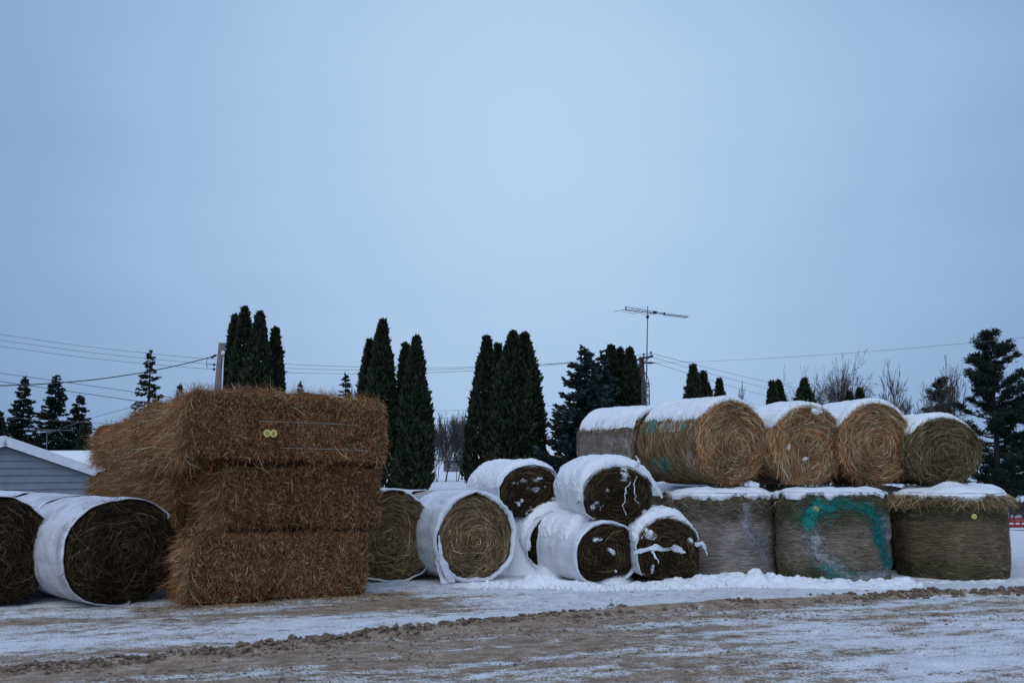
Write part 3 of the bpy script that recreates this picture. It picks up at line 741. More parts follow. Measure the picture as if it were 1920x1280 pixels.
# --- bales lying on top of the standing ones
ZT = 1.29
sn = dict(T=.07, ph0=-1.35, ph1=1.35, lim=66, rag=.02, front=.015)
def top_bale(label, px, Yf, az, L, Rh, Rv, pal, seed, **kw):
    p = at(px, 900, Yf); a = R_(az)
    loc = A3(p[0] + math.sin(a) * L / 2, Yf + math.cos(a) * L / 2, kw.pop('z', ZT))
    return round_bale(label, loc, az, Rh, Rv, L, pal, seed, GT, **kw)
t5, r5 = top_bale('golden round bale with teal net scraps, largest on the top row', 1377, 15.0, -27, 1.5, .70, .635, 'gold', 61, n_face=7000, wild=.3, messy=350, n_side=7000, side_rng=(-2.6, -.6), side_pal='tan', snow=dict(sn, lim=60), n_fringe=900, flat=.9)
b = MB()
def sidepatch(rd, spots, seed, name, t, off=.018):
    for ph, y, sp, sy in spots:
        g = np.linspace(-1, 1, 40); U, V = np.meshgrid(g, g, indexing='ij')
        P, n = rd.side(ph + U * sp, y + V * sy)
        m = .8 - np.hypot(U, V) + 1.4 * fbm(P, 12, 5, seed)
        b = MB(); b.grid(P + n * np.where(m > 0, off, -.02)[..., None]); b.build(name, M[name], t)
sidepatch(r5, [(-1.15, .42, .22, .24), (-1.2, -.45, .10, .08), (-2.1, .2, .22, .3)], 3, 'teal_net', t5)
sidepatch(r5, [(-1.12, -.05, .20, .35), (-1.95, -.55, .28, .12)], 9, 'torn_net', t5, .014)
t6, r6 = top_bale('ragged golden round bale with straw hanging from its lower left', 1519, 15.05, -15, 1.4, .62, .60, 'gold', 62, n_face=6000, wild=.5, snow=dict(sn), n_fringe=1200, flat=.9, messy=900, n_side=1500, side_rng=(-2.4, -1))
b = MB(); n = 1500                      # hanging straw
q = RNG.uniform(-2.7, -1.5, n); base = r6.face(RNG.uniform(.55, 1, n), q, RNG.uniform(.0, .08, n))
d = unit(A3(.15, -.15, -1) + .35 * rvec(n)); l = RNG.uniform(.1, .32, n)[:, None]
C = np.stack([base, base + d * l * .5, base + d * l + A3(0, .03, 0)], 1); C[..., 2] = np.maximum(C[..., 2], .01)
b.strips(C, rvec(n), RNG.uniform(.004, .008, n)); b.build('hanging_straw', M['straw_gold'], t6, smooth=False, kind='stuff')
facesnow(r6, [(.66, -92, .07, 1.0), (.42, -150, .05, 1.4), (.93, 12, .06, 2.0)], 4, t6)
top_bale('round golden bale with crisp spiral face, third on the top row', 1647, 15.0, -6, 1.4, .61, .615, 'gold', 63, n_face=7500, wild=.15, snow=dict(sn), n_fringe=1200, flat=.92, messy=150)
top_bale('grey-green lower round bale at the right end of the top row', 1776, 14.9, -14, 1.35, .62, .50, 'green', 64, n_face=6000, wild=.5, messy=600, snow=dict(sn, lim=62), n_fringe=700, flat=.85, n_side=1500, side_rng=(-2.4, -.9))
round_bale('snow-topped netted bale behind the pile, left end of the top row', (2.12, 18.0, ZT), -38, .66, .64, 1.45, 'tan', 65, GT, n_face=200, n_fringe=0, wrap=('net_grey', dict(yr=(-.66, .62), off=.012)), snow=dict(sn, lim=66, ph0=-1.5), flat=.9, n_side=2600, side_rng=(-2.4, -.9), side_pal='net')

# ------------------------------------------------------------------ stack of large square bales
def square_bale(label, loc, rz, size, seed, sides, rr=.10, amp=.06, tilt=(0, 0), grooves=(), pal='brown', skew=0):
    t = thing('square_bale', label, 'hay bale', loc, rz, 'large square bales in the stack', rx=tilt[0], ry=tilt[1])
    Lx, Ly, Lz = size; h = A3(Lx / 2, Ly / 2, Lz / 2)
    def surf(p):
        q = np.clip(p, -h + rr, h - rr); n = unit(p - q); s = q + n * rr
        w_ = s + A3(*loc) + seed
        dsp = amp * fbm(w_ * A3(1, 1, 1), 2.1, 4, seed) + .042 * fbm(w_, 8, 3, seed + 2)
        for gz in grooves: dsp = dsp - .030 * np.exp(-((s[..., 2] + h[2] - gz) / .018) ** 2) * (np.abs(n[..., 2]) < .7)
        dsp = dsp + .022 * (np.abs(n[..., 2]) < .7) * noise(st3((s[..., 0] + s[..., 1]) * 13, s[..., 2] * 1.6, 0 * s[..., 0] + seed), 1.0, seed + 9)
        dsp = dsp - .05 * (np.abs(n[..., 0]) > .7) * np.abs(noise(w_ * A3(1, 3.2, .7), 1.2, seed + 5)) 
        s = s + n * dsp[..., None] + A3(0, 0, h[2])
        if loc[2] < .1: s[..., 2] = np.maximum(s[..., 2], .004)
        return s, n
    b = MB()
    for axis in range(3):
        for sg in (-1, 1):
            o = [i for i in range(3) if i != axis]
            n0 = max(6, int(size[o[0]] / .05)); n1 = max(6, int(size[o[1]] / .05))
            U, V = np.meshgrid(np.linspace(-h[o[0]], h[o[0]], n0), np.linspace(-h[o[1]], h[o[1]], n1), indexing='ij')
            P = np.zeros(U.shape + (3,)); P[..., o[0]] = U; P[..., o[1]] = V; P[..., axis] = sg * h[axis]
            S, _ = surf(P); b.grid(S)
    b.build('hay', M['hay_' + pal], t)
    b = MB()
    for (axis, sg, n, style) in sides:
        o = [i for i in range(3) if i != axis]
        P = np.zeros((n, 3)); P[:, o[0]] = RNG.uniform(-h[o[0]], h[o[0]], n); P[:, o[1]] = RNG.uniform(-h[o[1]], h[o[1]], n) * (.93 if axis < 2 else 1); P[:, axis] = sg * h[axis]
        S, nn = surf(P)
        if style == 'chop':      # short stems packed flat, mostly upright
            l = RNG.uniform(.025, .085, n)[:, None]; d = rvec(n) * A3(.7, .7, 1.2) + nn * .20; curl = .45; lift = .012; wd = (.003, .006)
        elif style == 'hang':    # long drooping tufts
            l = RNG.uniform(.08, .30, n)[:, None]; d = rvec(n) * .75 + A3(0, 0, -.75) + nn * .2; curl = .5; lift = .02; wd = (.003, .0062)
        else:                    # loose top
            l = RNG.uniform(.05, .18, n)[:, None]; d = rvec(n) + nn * .08; curl = .5; lift = .008; wd = (.003, .0055)
        d = unit(d); c = rvec(n) * curl
        base = S + nn * RNG.uniform(-.01, lift, (n, 1))
        C = np.stack([base, base + d * l * .5 + c * l * .12, base + (d + c) * l * .8], 1)
        if loc[2] < .1: C[..., 2] = np.maximum(C[..., 2], .006)
        b.strips(C, rvec(n), RNG.uniform(*wd, n))
    if b.n: b.build('loose_straw', M['straw_' + pal], t, smooth=False, kind='stuff')
    return t, surf, h

YAW = R_(30); E1 = A3(math.cos(YAW), math.sin(YAW), 0); E2 = A3(-math.sin(YAW), math.cos(YAW), 0)
C0 = gp(352, 1139)
def spot(s, d, z): return C0 + E1 * s + E2 * d + A3(0, 0, z)
HB = .80
FR = [(1, -1, 14500, 'chop'), (1, -1, 350, 'hang'), (0, -1, 3200, 'hang'), (2, 1, 3000, 'top'), (0, 1, 1500, 'chop'), (2, -1, 800, 'hang')]
square_bale('brown square bale on the ground at the front of the stack', spot(1.10, .5, 0), YAW, (2.15, 1.0, .81), 3, FR, rr=.12)
square_bale('brown square bale in the middle of the stack front, set back at left', spot(1.32, .5, .82), YAW, (2.02, .98, .78), 5, FR, rr=.12, tilt=(0, R_(.3)), pal='olive')
tT, sT, hT = square_bale('top front square bale with twine and a yellow tag', spot(1.14, .50, 1.62), YAW, (2.44, 1.08, .82), 7, [(1, -1, 15000, 'chop'), (1, -1, 500, 'hang'), (0, -1, 3600, 'hang'), (2, 1, 5000, 'top'), (0, 1, 1800, 'chop'), (2, -1, 800, 'hang')], rr=.12, grooves=(.17, .32, .48, .62), tilt=(0, R_(1.6)))
LS = [(0, -1, 9000, 'hang'), (0, -1, 3500, 'chop'), (1, -1, 2500, 'hang'), (2, 1, 3000, 'top'), (1, 1, 800, 'hang')]
for li, (zz, lab) in enumerate(((0, ('lowest square bale behind the stack front, beside the round bale', 'lowest square bale in the middle of the stack flank', 'lowest square bale at the far end of the stack flank')),
                                (.81, ('middle layer square bale just behind the stack front', 'middle layer square bale halfway along the stack flank', 'middle layer square bale at the far left end of the stack')),
                                (1.60, ('shaggy top layer square bale just behind the tagged bale', 'shaggy top layer square bale halfway along the stack flank', 'top layer square bale at the far left end of the stack')))):
    for k in range(3):
        inset = [[.10, .10, .10], [.06, .02, -.04], [-.02, .10, .0]][li][k]
        hh = [[.80, .78, .80], [.76, .84, .74], [.90, .78, .76]][li][k]
        d0 = [1.26, 3.52, 5.8][k]
        sd = LS if li else [(0, -1, 2500, 'hang'), (1, -1, 2500, 'hang')]
        if k == 2: sd = [(a, s, int(n * .6), st) for a, s, n, st in sd]
        square_bale(lab[k], spot(inset + .5, d0 + 1.08, zz - [[0, 0, 0], [0, -.04, .03], [.09, .0, .05]][li][k]), YAW + R_([2, -3, 1][k]), (1.05, 2.0, hh), 20 + li * 5 + k, sd, rr=.26, amp=.11, pal='olive' if li == 1 else 'brown')

def on_front(x, z, off):
    S, n = sT(np.array([[x, -hT[1], z - hT[2]]])); return S[0] + A3(0, -off, 0)
for gz, x0, x1, mm in ((.62, -.25, 1.0, 'twine_orange'), (.48, -.42, .85, 'twine_pale'), (.32, -.5, 1.08, 'twine_orange'), (.17, -.15, 1.0, 'twine_pale')):
    xs = np.linspace(x0, x1, 40); pts = np.array([on_front(x, gz, .021) for x in xs]); pts[:, 2] = gz + .006 * np.sin(xs * 3)
    b = MB(); b.tube(pts, .0042, 5); b.build('twine', M[mm], tT)
b = MB(); inks = []; yq = min(on_front(x, .34, 0)[1] for x in (-.36, -.3, -.24)) - .035
a = np.linspace(0, 2 * np.pi, 24, endpoint=False)
for k, cx in enumerate((-.33, -.255)):
    c = A3(cx, yq, .335); P = c + .045 * (np.cos(a)[:, None] * A3(1, 0, 0) + np.sin(a)[:, None] * A3(0, 0, 1))
    b.grid(np.stack([P, P - A3(0, .006, 0), c - A3(0, .0065 + .001 * k, 0) + 0 * P], 1), wrap=True)
    bars = [(-.018, 0, .006, .04), (-.004, .016, .018, .006), (-.004, 0, .014, .006), (-.004, -.016, .018, .006), (.018, 0, .006, .04)] if k == 0 else [(-.016, 0, .006, .04), (-.002, 0, .006, .04), (.006, .017, .014, .006), (.006, -.017, .014, .006), (.015, 0, .006, .03)]
    ink = MB(); inks.append(ink)
    for dx, dz, w_, h_ in bars: ink.box(c + A3(dx, -.0085, dz), (w_, .002, h_))
tg = b.build('tag', M['tag_yellow'], tT, smooth=False, label='pair of joined round yellow tags'); 
for ink in inks: ink.build('tag_print', M['tag_ink'], tg, smooth=False)

# straw litter on the ground
def litter():
    n = 5200; s = RNG.uniform(-.6, 2.7, n); d = -np.abs(RNG.normal(0, .32, n)) + .1
    P = C0 + E1 * s[:, None] + E2 * d[:, None]
    n2 = 1500; x = RNG.uniform(-5.5, 3.5, n2); y = 11.0 + .22 * (x + 5) + RNG.normal(0, .55, n2)
    n3 = 900; P3 = np.stack([RNG.normal(-1.15, .5, n3), RNG.normal(11.9, .45, n3), np.zeros(n3)], 1)
    P = np.vstack([P, st3(x, y, 0 * x), P3]); P[:, 2] = ground_z(P[:, 0], P[:, 1]) + .006
    n = len(P); d = rvec(n) * A3(1, 1, .12); l = RNG.uniform(.03, .14, n)[:, None]; c = rvec(n) * A3(1, 1, .1) * .3
    C = np.stack([P, P + d * l * .5 + A3(0, 0, .006), P + (d + c) * l], 1); C[..., 2] = np.maximum(C[..., 2], P[:, 2:3])
    b = MB(); b.strips(C, unit(rvec(n) * A3(1, 1, .5)), RNG.uniform(.003, .007, n))
    o = b.build('straw_litter', M['straw_tan'], smooth=False, kind='stuff'); tag(o, 'loose straw scattered on the snow around the square bale stack', 'straw')
litter()

# ploughed-up snow along the foot of the bales
def snowbank():
    xs = np.linspace(-.9, 7.4, 560); ys = np.linspace(12.75, 14.75, 130)
    X, Y = np.meshgrid(xs, ys, indexing='ij'); P = st3(X, Y, 0 * X)
    line = np.interp(X, [-.9, -.3, .2, .9, 1.35, 1.9, 2.4, 2.9, 3.7, 4.5, 5.2, 5.6, 7.4], [13.45, 13.4, 13.5, 13.3, 13.22, 13.35, 13.55, 13.75, 13.6, 13.42, 13.5, 13.9, 14.0])
    hgt = np.interp(X, [-.9, -.5, 0, .35, .9, 1.3, 1.9, 2.45, 2.8, 3.3, 3.7, 4.6, 5.25, 5.5, 6, 7.4], [.0, .09, .08, .17, .10, .05, .09, .16, .15, .20, .13, .12, .12, .03, .04, .03])
    wid = np.interp(X, [-.9, .3, 1, 2.5, 3.5, 5.5, 7.4], [.2, .32, .3, .35, .34, .3, .35])
    d = Y - line
    pr = np.exp(-(np.where(d < 0, d, d * .45) / wid) ** 2)
    lump = np.abs(fbm(P, 4.2, 4, 61)) * 1.6; lump2 = fbm(P, 11, 3, 63)
    Z = hgt * pr * (.62 + .62 * lump) + .030 * pr * lump2 - .028 - .03 * (1 - pr)
    b = MB(); b.grid(st3(X, Y, Z + ground_z(X, Y)))
    o = b.build('snow_bank', M['snow'], kind='stuff'); tag(o, 'lumpy snow pushed up along the foot of the bales', 'snow')
    # crumbled lumps
    n = 420; x = RNG.uniform(-.4, 5.4, n); y = np.interp(x, xs, line[:, 0]) - np.abs(RNG.normal(.05, .16, n)); sz = .014 + .04 * RNG.random(n) ** 2.5
    ico = np.array([[0, 0, 1], [.89, 0, .45], [.28, .85, .45], [-.72, .53, .45], [-.72, -.53, .45], [.28, -.82, .45], [.72, .53, -.45], [-.28, .85, -.45], [-.89, 0, -.45], [-.28, -.85, -.45], [.72, -.53, -.45], [0, 0, -1]])
    fc = np.array([[0, 1, 2], [0, 2, 3], [0, 3, 4], [0, 4, 5], [0, 5, 1], [1, 6, 2], [2, 7, 3], [3, 8, 4], [4, 9, 5], [5, 10, 1], [6, 7, 2], [7, 8, 3], [8, 9, 4], [9, 10, 5], [10, 6, 1], [11, 7, 6], [11, 8, 7], [11, 9, 8], [11, 10, 9], [11, 6, 10]])
    V = ico[None] * (1 + .22 * RNG.normal(size=(n, 12, 1))) * sz[:, None, None] * RNG.uniform(.8, 1.3, (n, 1, 3)) + st3(x, y, ground_z(x, y) + sz * .4)[:, None]
    b = MB(); b.add(V, (fc[None] + (np.arange(n) * 12)[:, None, None]).reshape(-1, 3))
    o = b.build('snow_lumps', M['snow'], kind='stuff'); tag(o, 'crumbled lumps of snow in front of the bales', 'snow')
snowbank()

# drifted snow filling the hollows of the pile
def drift():
    xs = np.linspace(-.35, 2.0, 120); ys = np.linspace(13.5, 16.3, 120); X, Y = np.meshgrid(xs, ys, indexing='ij'); P = st3(X, Y, 0 * X)
    def g(cx, cy, sx, sy, h, az):
        a = R_(az); u = (X - cx) * math.cos(a) - (Y - cy) * math.sin(a); v = (X - cx) * math.sin(a) + (Y - cy) * math.cos(a)
        return h * np.exp(-(np.abs(u / sx)) ** 3 - (np.abs(v / sy)) ** 4)
    Z = np.maximum(g(.78, 15.0, .36, .36, .99, -22), g(.30, 15.22, .40, .30, 1.02, -22))
    Z = np.maximum(Z, g(.0, 15.75, .6, .7, .98, -25))
    soft = lambda cx, cy, sx, sy, h: h * np.exp(-((X - cx) / sx) ** 2 - (np.abs(Y - cy) / sy) ** 2)
    Z = np.maximum(Z, soft(1.36, 14.35, .22, .40, .80)); Z = Z + .05 * fbm(P, 2.2, 3, 75) * (Z > .2)
    Z = Z + .02 * fbm(P, 4, 4, 71) - .06
    b = MB(); b.grid(st3(X, Y, Z)); o = b.build('snow_drift', M['snow'], kind='stuff'); tag(o, 'deep snow drifted between the bales of the pile', 'snow')
drift()

# ------------------------------------------------------------------ trees
def quads(b, P, D, U, l, wd):
    """leaf blades: base P, direction D, width direction U"""
    l = l[:, None]; wd = wd[:, None]
    V = np.stack([P - U * wd * .35, P + U * wd * .35, P + D * l * .6 + U * wd * .5, P + D * l * .6 - U * wd * .5, P + D * l], 1)
    i = np.arange(len(P))[:, None] * 5
    b.add(V, np.concatenate([i + [0, 1, 2, 3]], 1)); b.T.append((i + [3, 2, 4]) + b.n - len(P) * 5)

def cedar(label, px, top_py, Y, width_px, n=7000, base_z=None, group='tall columnar cedars', lean=None, leaf=.24, seed=None, wide=1.27):
    tp = at(px, top_py, Y); bz = float(terrain(tp[0], Y)) if base_z is None else base_z
    H = tp[2] - bz; R = width_px / F * Y / 2 * wide
    lean = RNG.normal(0, .12) if lean is None else lean
    t = thing('cedar_tree', label, 'tree', (tp[0] - lean, Y, bz), 0, group)
    s = int(abs(px * 7 + top_py)) if seed is None else seed
    b = MB(); b.tube([(0, 0, -.1), (lean * .3, 0, H * .4), (lean, 0, H * .93)], [.13, .09, .02], 7); b.build('trunk', M['bark_dark'], t)
    u = RNG.random(n) ** .85; th = RNG.uniform(0, 2 * np.pi, n)
    prof = lambda u: R * np.minimum(1, (u + .02) / .10) ** .35 * np.clip(1 - u ** 2.1, 0, 1) ** .92
    clump = fbm(st3(np.cos(th) * 1.6, np.sin(th) * 1.6, u * H * .85), 1.1, 4, s)
    r = prof(u) * (.50 + .50 * RNG.random(n) ** .5) * (1 + .48 * clump)
    keep = (noise(st3(np.cos(th) * 2, np.sin(th) * 2, u * H), 1.7, s + 3) > -.62) | (RNG.random(n) < .35)
    z = u * H * .985 + .06
    P = st3(np.cos(th) * r + lean * u, np.sin(th) * r, z)[keep]; k = keep.sum(); th = th[keep]
    D = unit(st3(np.cos(th) * .55, np.sin(th) * .55, 0 * th + 1) + .55 * rvec(k)); U = unit(np.cross(D, rvec(k)))
    quads(b2 := MB(), P, D, U, RNG.uniform(.5, 1.7, k) * leaf, RNG.uniform(.35, .8, k) * leaf)
    # pointed leaders
    m = 90; zz = H * RNG.uniform(.88, 1.0, m); rr = .14 * R * (1 - zz / H) * 8 * .6; a = RNG.uniform(0, 6.28, m)
    quads(b2, st3(np.cos(a) * rr + lean, np.sin(a) * rr, zz - .1), unit(st3(np.cos(a) * .2, np.sin(a) * .2, 1 + 0 * a) + .2 * rvec(m)), rvec(m), RNG.uniform(.7, 1.2, m) * leaf, np.full(m, .4 * leaf))
    b2.build('crown', M['cedar'], t, smooth=False)

DT = 57.0
for a in [
    ('tallest cedar of the group behind the square bale stack', 459, 578, DT, 64),
    ('cedar just right of the tallest behind the square bale stack', 488, 586, DT - 1, 66),
    ('slim cedar with the lowest tip at right of the group behind the stack', 517, 617, DT + .5, 46),
    ('slender cedar beside the weathered utility pole', 441, 592, DT + 1, 52),
    ('tallest cedar of the pair right of the square bale stack', 718, 602, DT, 58, 9000),
    ('shorter cedar tucked left of the tallest one beside the stack', 694, 640, DT + 1, 48),
    ('cedar whose foot shows in the snow right of the stack', 781, 635, DT - 1.5, 54, 9000),
    ('narrow cedar leaning on its neighbour in the second cluster', 760, 647, DT + .6, 38, 7000),
    ('left cedar of the middle cluster behind the snowy pile', 913, 634, DT, 62, 9000),
    ('short cedar tip between two taller ones in the middle cluster', 934, 648, DT + 1.5, 46),
    ('broadest cedar in the centre of the middle cluster', 962, 625, DT - 1.5, 80, 10000),
    ('right cedar of the middle cluster with a knobbed tip', 984, 628, DT - .5, 74, 9000),
    ('low cedar in front of the blue spruce, left of the antenna group', 1118, 690, 61, 34, 5000),
    ('leftmost tall cedar of the group by the antenna tower', 1146, 650, 62, 58, 7500),
    ('middle cedar of the group by the antenna tower', 1162, 655, 63, 54, 7000),
    ('rightmost cedar of the group, touching the antenna tower', 1181, 656, 61.5, 56, 7500),
]:
    cedar(*a)
GSM = 'small cedars peeking over the snow-topped bales'
for a in [('small cedar over the largest top bale, left of a pair', 1299, 685, 66, 30), ('small cedar over the largest top bale, right of a pair', 1318, 699, 67, 34), ('tiny cedar tip between the antenna pair and the bare trees', 1349, 712, 70, 20),
          ('small twin cedar left of the ragged golden bale', 1447, 717, 74, 26), ('small cedar tip left of the big bare tree', 1460, 715, 75, 26), ('rounded small cedar in front of the big bare tree', 1508, 711, 72, 40), ('low cedar tip right of the big bare tree', 1592, 737, 74, 30), ('lowest cedar tip above the spiral faced bale', 1612, 731, 76, 28)]:
    cedar(*a, n=4200, group=GSM, base_z=-1.2, wide=2.1)
cedar('narrow dark cedar at the foot of the left spruces', 158, 806, 50, 26, n=3000, group='dark conifers at the left edge')
cedar('dark rounded conifer cut off by the left edge', -4, 778, 56, 62, n=4500, group='dark conifers at the left edge')

def spruce(label, px, top_py, Y, width_px, matn='spruce_dark', dens=1.0, base_z=None, sparse=0, step=.36, group='spruces', blade=.2, droop=.18, up=0.0, nb=9, seed=1, skip=0.0, bare=0.0):
    rg = random.Random(seed)
    tp = at(px, top_py, Y); bz = float(terrain(tp[0], Y)) if base_z is None else base_z
    H = tp[2] - bz; R = width_px / F * Y / 2
    t = thing('spruce_tree', label, 'tree', (tp[0], Y, bz), rg.uniform(0, 6), group)
    tb = MB(); tb.tube([(0, 0, -.1), (0, 0, H * .5), (0, 0, H)], [.02 * H * .8 + .04, .012 * H * .8 + .02, .01], 7)
    Ps, Ds, Ls = [], [], []
    z = H * .985
    while z > H * (.06 + bare):
        f = 1 - z / H; bl = R * 1.75 * (f ** .85 * 1.12 + .02)
        nbr = max(5, int(nb * (0.75 + .8 * f)))
        for i in range(nbr):
            if rg.random() < skip: continue
            a = rg.uniform(0, 6.283); L = bl * rg.uniform(.62, 1.12); zz = z + rg.uniform(-.5, .5) * step
            dr = droop * L * (1 if f > .15 else .2); k = max(3, int(L / .16))
            u = np.linspace(0, 1, k); rr = L * u
            pts = np.stack([np.cos(a) * rr, np.sin(a) * rr, zz + up * rr - dr * np.sin(u * 2.2) + .13 * L * u ** 3], 1)
            tb.tube(pts[::max(1, k // 4)] if k > 6 else pts, np.linspace(.018 + .008 * L, .005, len(pts[::max(1, k // 4)] if k > 6 else pts)), 3, cap=False)
            m = max(8, int(L * 46 * dens))
            uu = np.array([rg.uniform(.12 + sparse * .25, 1) for _ in range(m)])
            bp = np.stack([np.interp(uu, u, pts[:, j]) for j in range(3)], 1)
            fan = (1 - uu * .55) * L * .24
            sd = np.array([rg.uniform(-1, 1) for _ in range(m)])
            side = A3(-math.sin(a), math.cos(a), 0); fw = A3(math.cos(a), math.sin(a), 0)
            bp = bp + side * (sd * fan)[:, None] + A3(0, 0, -1) * (np.abs(sd) * fan * .35 + RNG.random(m) * .05)[:, None]
            Ps.append(bp); Ds.append(unit(fw * .8 + side * sd[:, None] * .9 + A3(0, 0, -.1 + up) + .45 * rvec(m))); Ls.append(np.full(m, blade))
        z -= step * (.5 + .5 * f) * rg.uniform(.8, 1.2)
    m = 24; Ps.append(st3(RNG.normal(0, .03, m), RNG.normal(0, .03, m), H * (1 - .05 * RNG.random(m)))); Ds.append(unit(rvec(m) * .5 + A3(0, 0, 1))); Ls.append(np.full(m, blade * .8))
    P = np.vstack(Ps); D = np.vstack(Ds); l = np.concatenate(Ls) * RNG.uniform(.6, 1.3, len(P))
    tb.build('trunk', M['bark_dark'], t)
    b = MB(); quads(b, P, D, unit(np.cross(D, rvec(len(P)))), l, l * .42); b.build('crown', M[matn], t, smooth=False)

GSL = 'spruces behind the garage'
spruce('narrow spruce behind the garage, leftmost of three', 47, 708, 62, 62, group=GSL, seed=3, dens=1.5)
spruce('tallest broad spruce behind the garage', 106, 705, 60, 84, group=GSL, seed=4, dens=1.7)
spruce('shorter dense spruce at the right of the three behind the garage', 150, 742, 63, 66, group=GSL, seed=5, dens=1.7)
spruce('thin ragged spruce rising behind the left end of the stack', 283, 658, 58, 74, group='ragged far spruces', seed=6, dens=1.0, skip=.2, step=.40, sparse=.3, nb=8)
spruce('tiny spruce tip just over the stack near the ragged spruce', 337, 720, 80, 40, group='ragged far spruces', seed=7, nb=6)
spruce('small spruce tip above the middle of the stack', 563, 716, 85, 40, group='ragged far spruces', seed=8, nb=6)
spruce('thin grey-green spruce between two cedar groups', 648, 699, 80, 62, group='ragged far spruces', seed=9, nb=7, skip=.1)
spruce('frosty blue spruce between the cedars and the antenna', 1095, 655, 55, 118, 'spruce_blue', dens=1.7, group='blue spruces', seed=10, step=.46, blade=.26, nb=9, up=.18, droop=.3)
spruce('second blue spruce top peeking behind the antenna cedars', 1128, 660, 60, 90, 'spruce_blue', dens=1.1, group='blue spruces', seed=12, step=.42, blade=.24)

def pine(label, px, top_py, Y, width_px, bz, seed, nwh=15, left=1.0):
    rg = random.Random(seed); tp = at(px, top_py, Y); H = tp[2] - bz; R = width_px / F * Y / 2
    t = thing('white_pine', label, 'tree', (tp[0], Y, bz), 0, 'white pines at the right edge')
    tb = MB(); tb.tube([(0, 0, -.1), (.1, 0, H * .5), (0, 0, H)], [.30, .20, .03], 8)
    Ps, Ds = [], []
    for w_ in range(nwh):
        f = (w_ + .4) / nwh; z = H * (1 - .90 * f)
        for i in range(rg.randint(6, 8)):
            a = rg.uniform(0, 6.283); L = R * (f ** .6) * rg.uniform(.6, 1.15); zz = z + rg.uniform(-.4, .4)
            upw = .75 * (1 - f) + .10; u = np.linspace(0, 1, 7)
            pts = np.stack([np.cos(a) * L * u, np.sin(a) * L * u, zz + L * (upw * u * .75 - .12 * np.sin(u * 3.1) * f + .10 * u ** 3)], 1)
            tb.tube(pts, np.linspace(.05 + .012 * L, .012, 7), 4, cap=False)
            m = max(6, int(L * 9))
            for _ in range(m):
                v = rg.uniform(.28, 1) ** .8; c = np.array([np.interp(v, u, pts[:, j]) for j in range(3)]) + A3(rg.gauss(0, .22), rg.gauss(0, .22), rg.uniform(-.02, .12)) * (.5 + .4 * L / 3)
                k = 30; d = unit(rvec(k) + A3(math.cos(a) * .3, math.sin(a) * .3, .75))
                Ps.append(c + .10 * RNG.normal(size=(k, 3)) * A3(1.6, 1.6, .6)); Ds.append(d)
    m = 120; Ps.append(st3(RNG.normal(0, .25, m), RNG.normal(0, .25, m), H - RNG.random(m) * .9)); Ds.append(unit(rvec(m) + A3(0, 0, 1)))
    P = np.vstack(Ps); D = np.vstack(Ds); n = len(P); l = RNG.uniform(.16, .34, n)
    tb.build('trunk', M['bark_dark'], t)
    b = MB(); quads(b, P, D, unit(np.cross(D, rvec(n))), l, l * .22); b.build('crown', M['pine_dark'], t, smooth=False)
pine('big dark white pine at the right edge behind the standing bales', 1855, 630, 84, 235, -3.0, 5)
pine('second dark pine mostly cut off by the right edge', 1952, 690, 92, 230, -3.0, 8, 11)
pine('low dark pine beneath the bare trees left of the big pine', 1762, 712, 96, 130, -3.0, 9, 8)

def bare(label, px, top_py, Y, width_px, bz, seed, trunks=1, spread=.55, depth=6, group='bare deciduous trees', r0=.16, up=.10, name='bare_tree', fork=(2, 3), start=.27, tmin=.017):
    rg = random.Random(seed); tp = at(px, top_py, Y); H = tp[2] - bz; half = width_px / F * Y / 2
    t = thing(name, label, 'tree' if name == 'bare_tree' else 'shrub', (tp[0], Y, bz), 0, group)
    tr = MB(); tw = MB()
    segs = []
    def grow(p, d, L, r, lev):
        n = 3; pts = [p]; q = p.copy(); dd = d.copy()
        for i in range(n):
            dd = unit(dd + .16 * A3(rg.gauss(0, 1), rg.gauss(0, 1), rg.gauss(0, .6)) + A3(0, 0, .05 * up)); q = q + dd * L / n; pts.append(q.copy())
        segs.append((lev, pts, r))
        if lev >= depth: return
        kids = rg.randint(*fork) + (1 if 1 <= lev <= 3 else 0)
        for i in range(kids):
            j = 3 if i == 0 else rg.choice([1, 2, 2, 3])
            s = spread * rg.uniform(.6, 1.3) * (.45 if i == 0 else 1)
            v = rvec(1)[0]; v -= dd * (v @ dd); v = unit(v)
            nd_ = unit(dd * math.cos(s) + v * math.sin(s) + A3(0, 0, up * .35))
            grow(pts[j], nd_, L * rg.uniform(.62, .86), r * rg.uniform(.5, .66), lev + 1)
    for k in range(trunks):
        a = rg.uniform(0, 6.28); tilt = 0 if trunks == 1 else rg.uniform(.15, .6)
        grow(A3(rg.gauss(0, .12) * (trunks > 1), rg.gauss(0, .12) * (trunks > 1), -.05), unit(A3(math.cos(a) * tilt, math.sin(a) * tilt, 1)), H * start, r0, 0)
    allp = np.array([p for s in segs for p in s[1]]); kz = H / (allp[:, 2].max() * .98); kx = half / max(np.percentile(np.abs(allp[:, 0]), 97), .1); kx = min(kx, 3)
    for lev, pts, r in segs:
        P = np.array(pts) * A3(kx, kx, kz); rr = max(r, tmin)
        (tr if lev <= 1 else tw).tube(P, np.linspace(rr, max(rr * .68, tmin * .8), len(P)), 5 if lev < 2 else 3, cap=False)
    tr.build('trunk', M['bark_grey'], t); tw.build('crown', M['bark_grey'], t)
bare('wide spreading bare tree above the ragged golden bale', 1548, 662, 84, 175, -1.6, 3, 4, depth=7, r0=.17, spread=.80, tmin=.013, up=-.02)
bare('slim bare tree left of the big pine', 1697, 672, 88, 110, -2.5, 5, 2, depth=6, r0=.13)
bare('bare tree partly behind the big pine', 1766, 668, 92, 90, -2.8, 8, 2, depth=6, r0=.14)
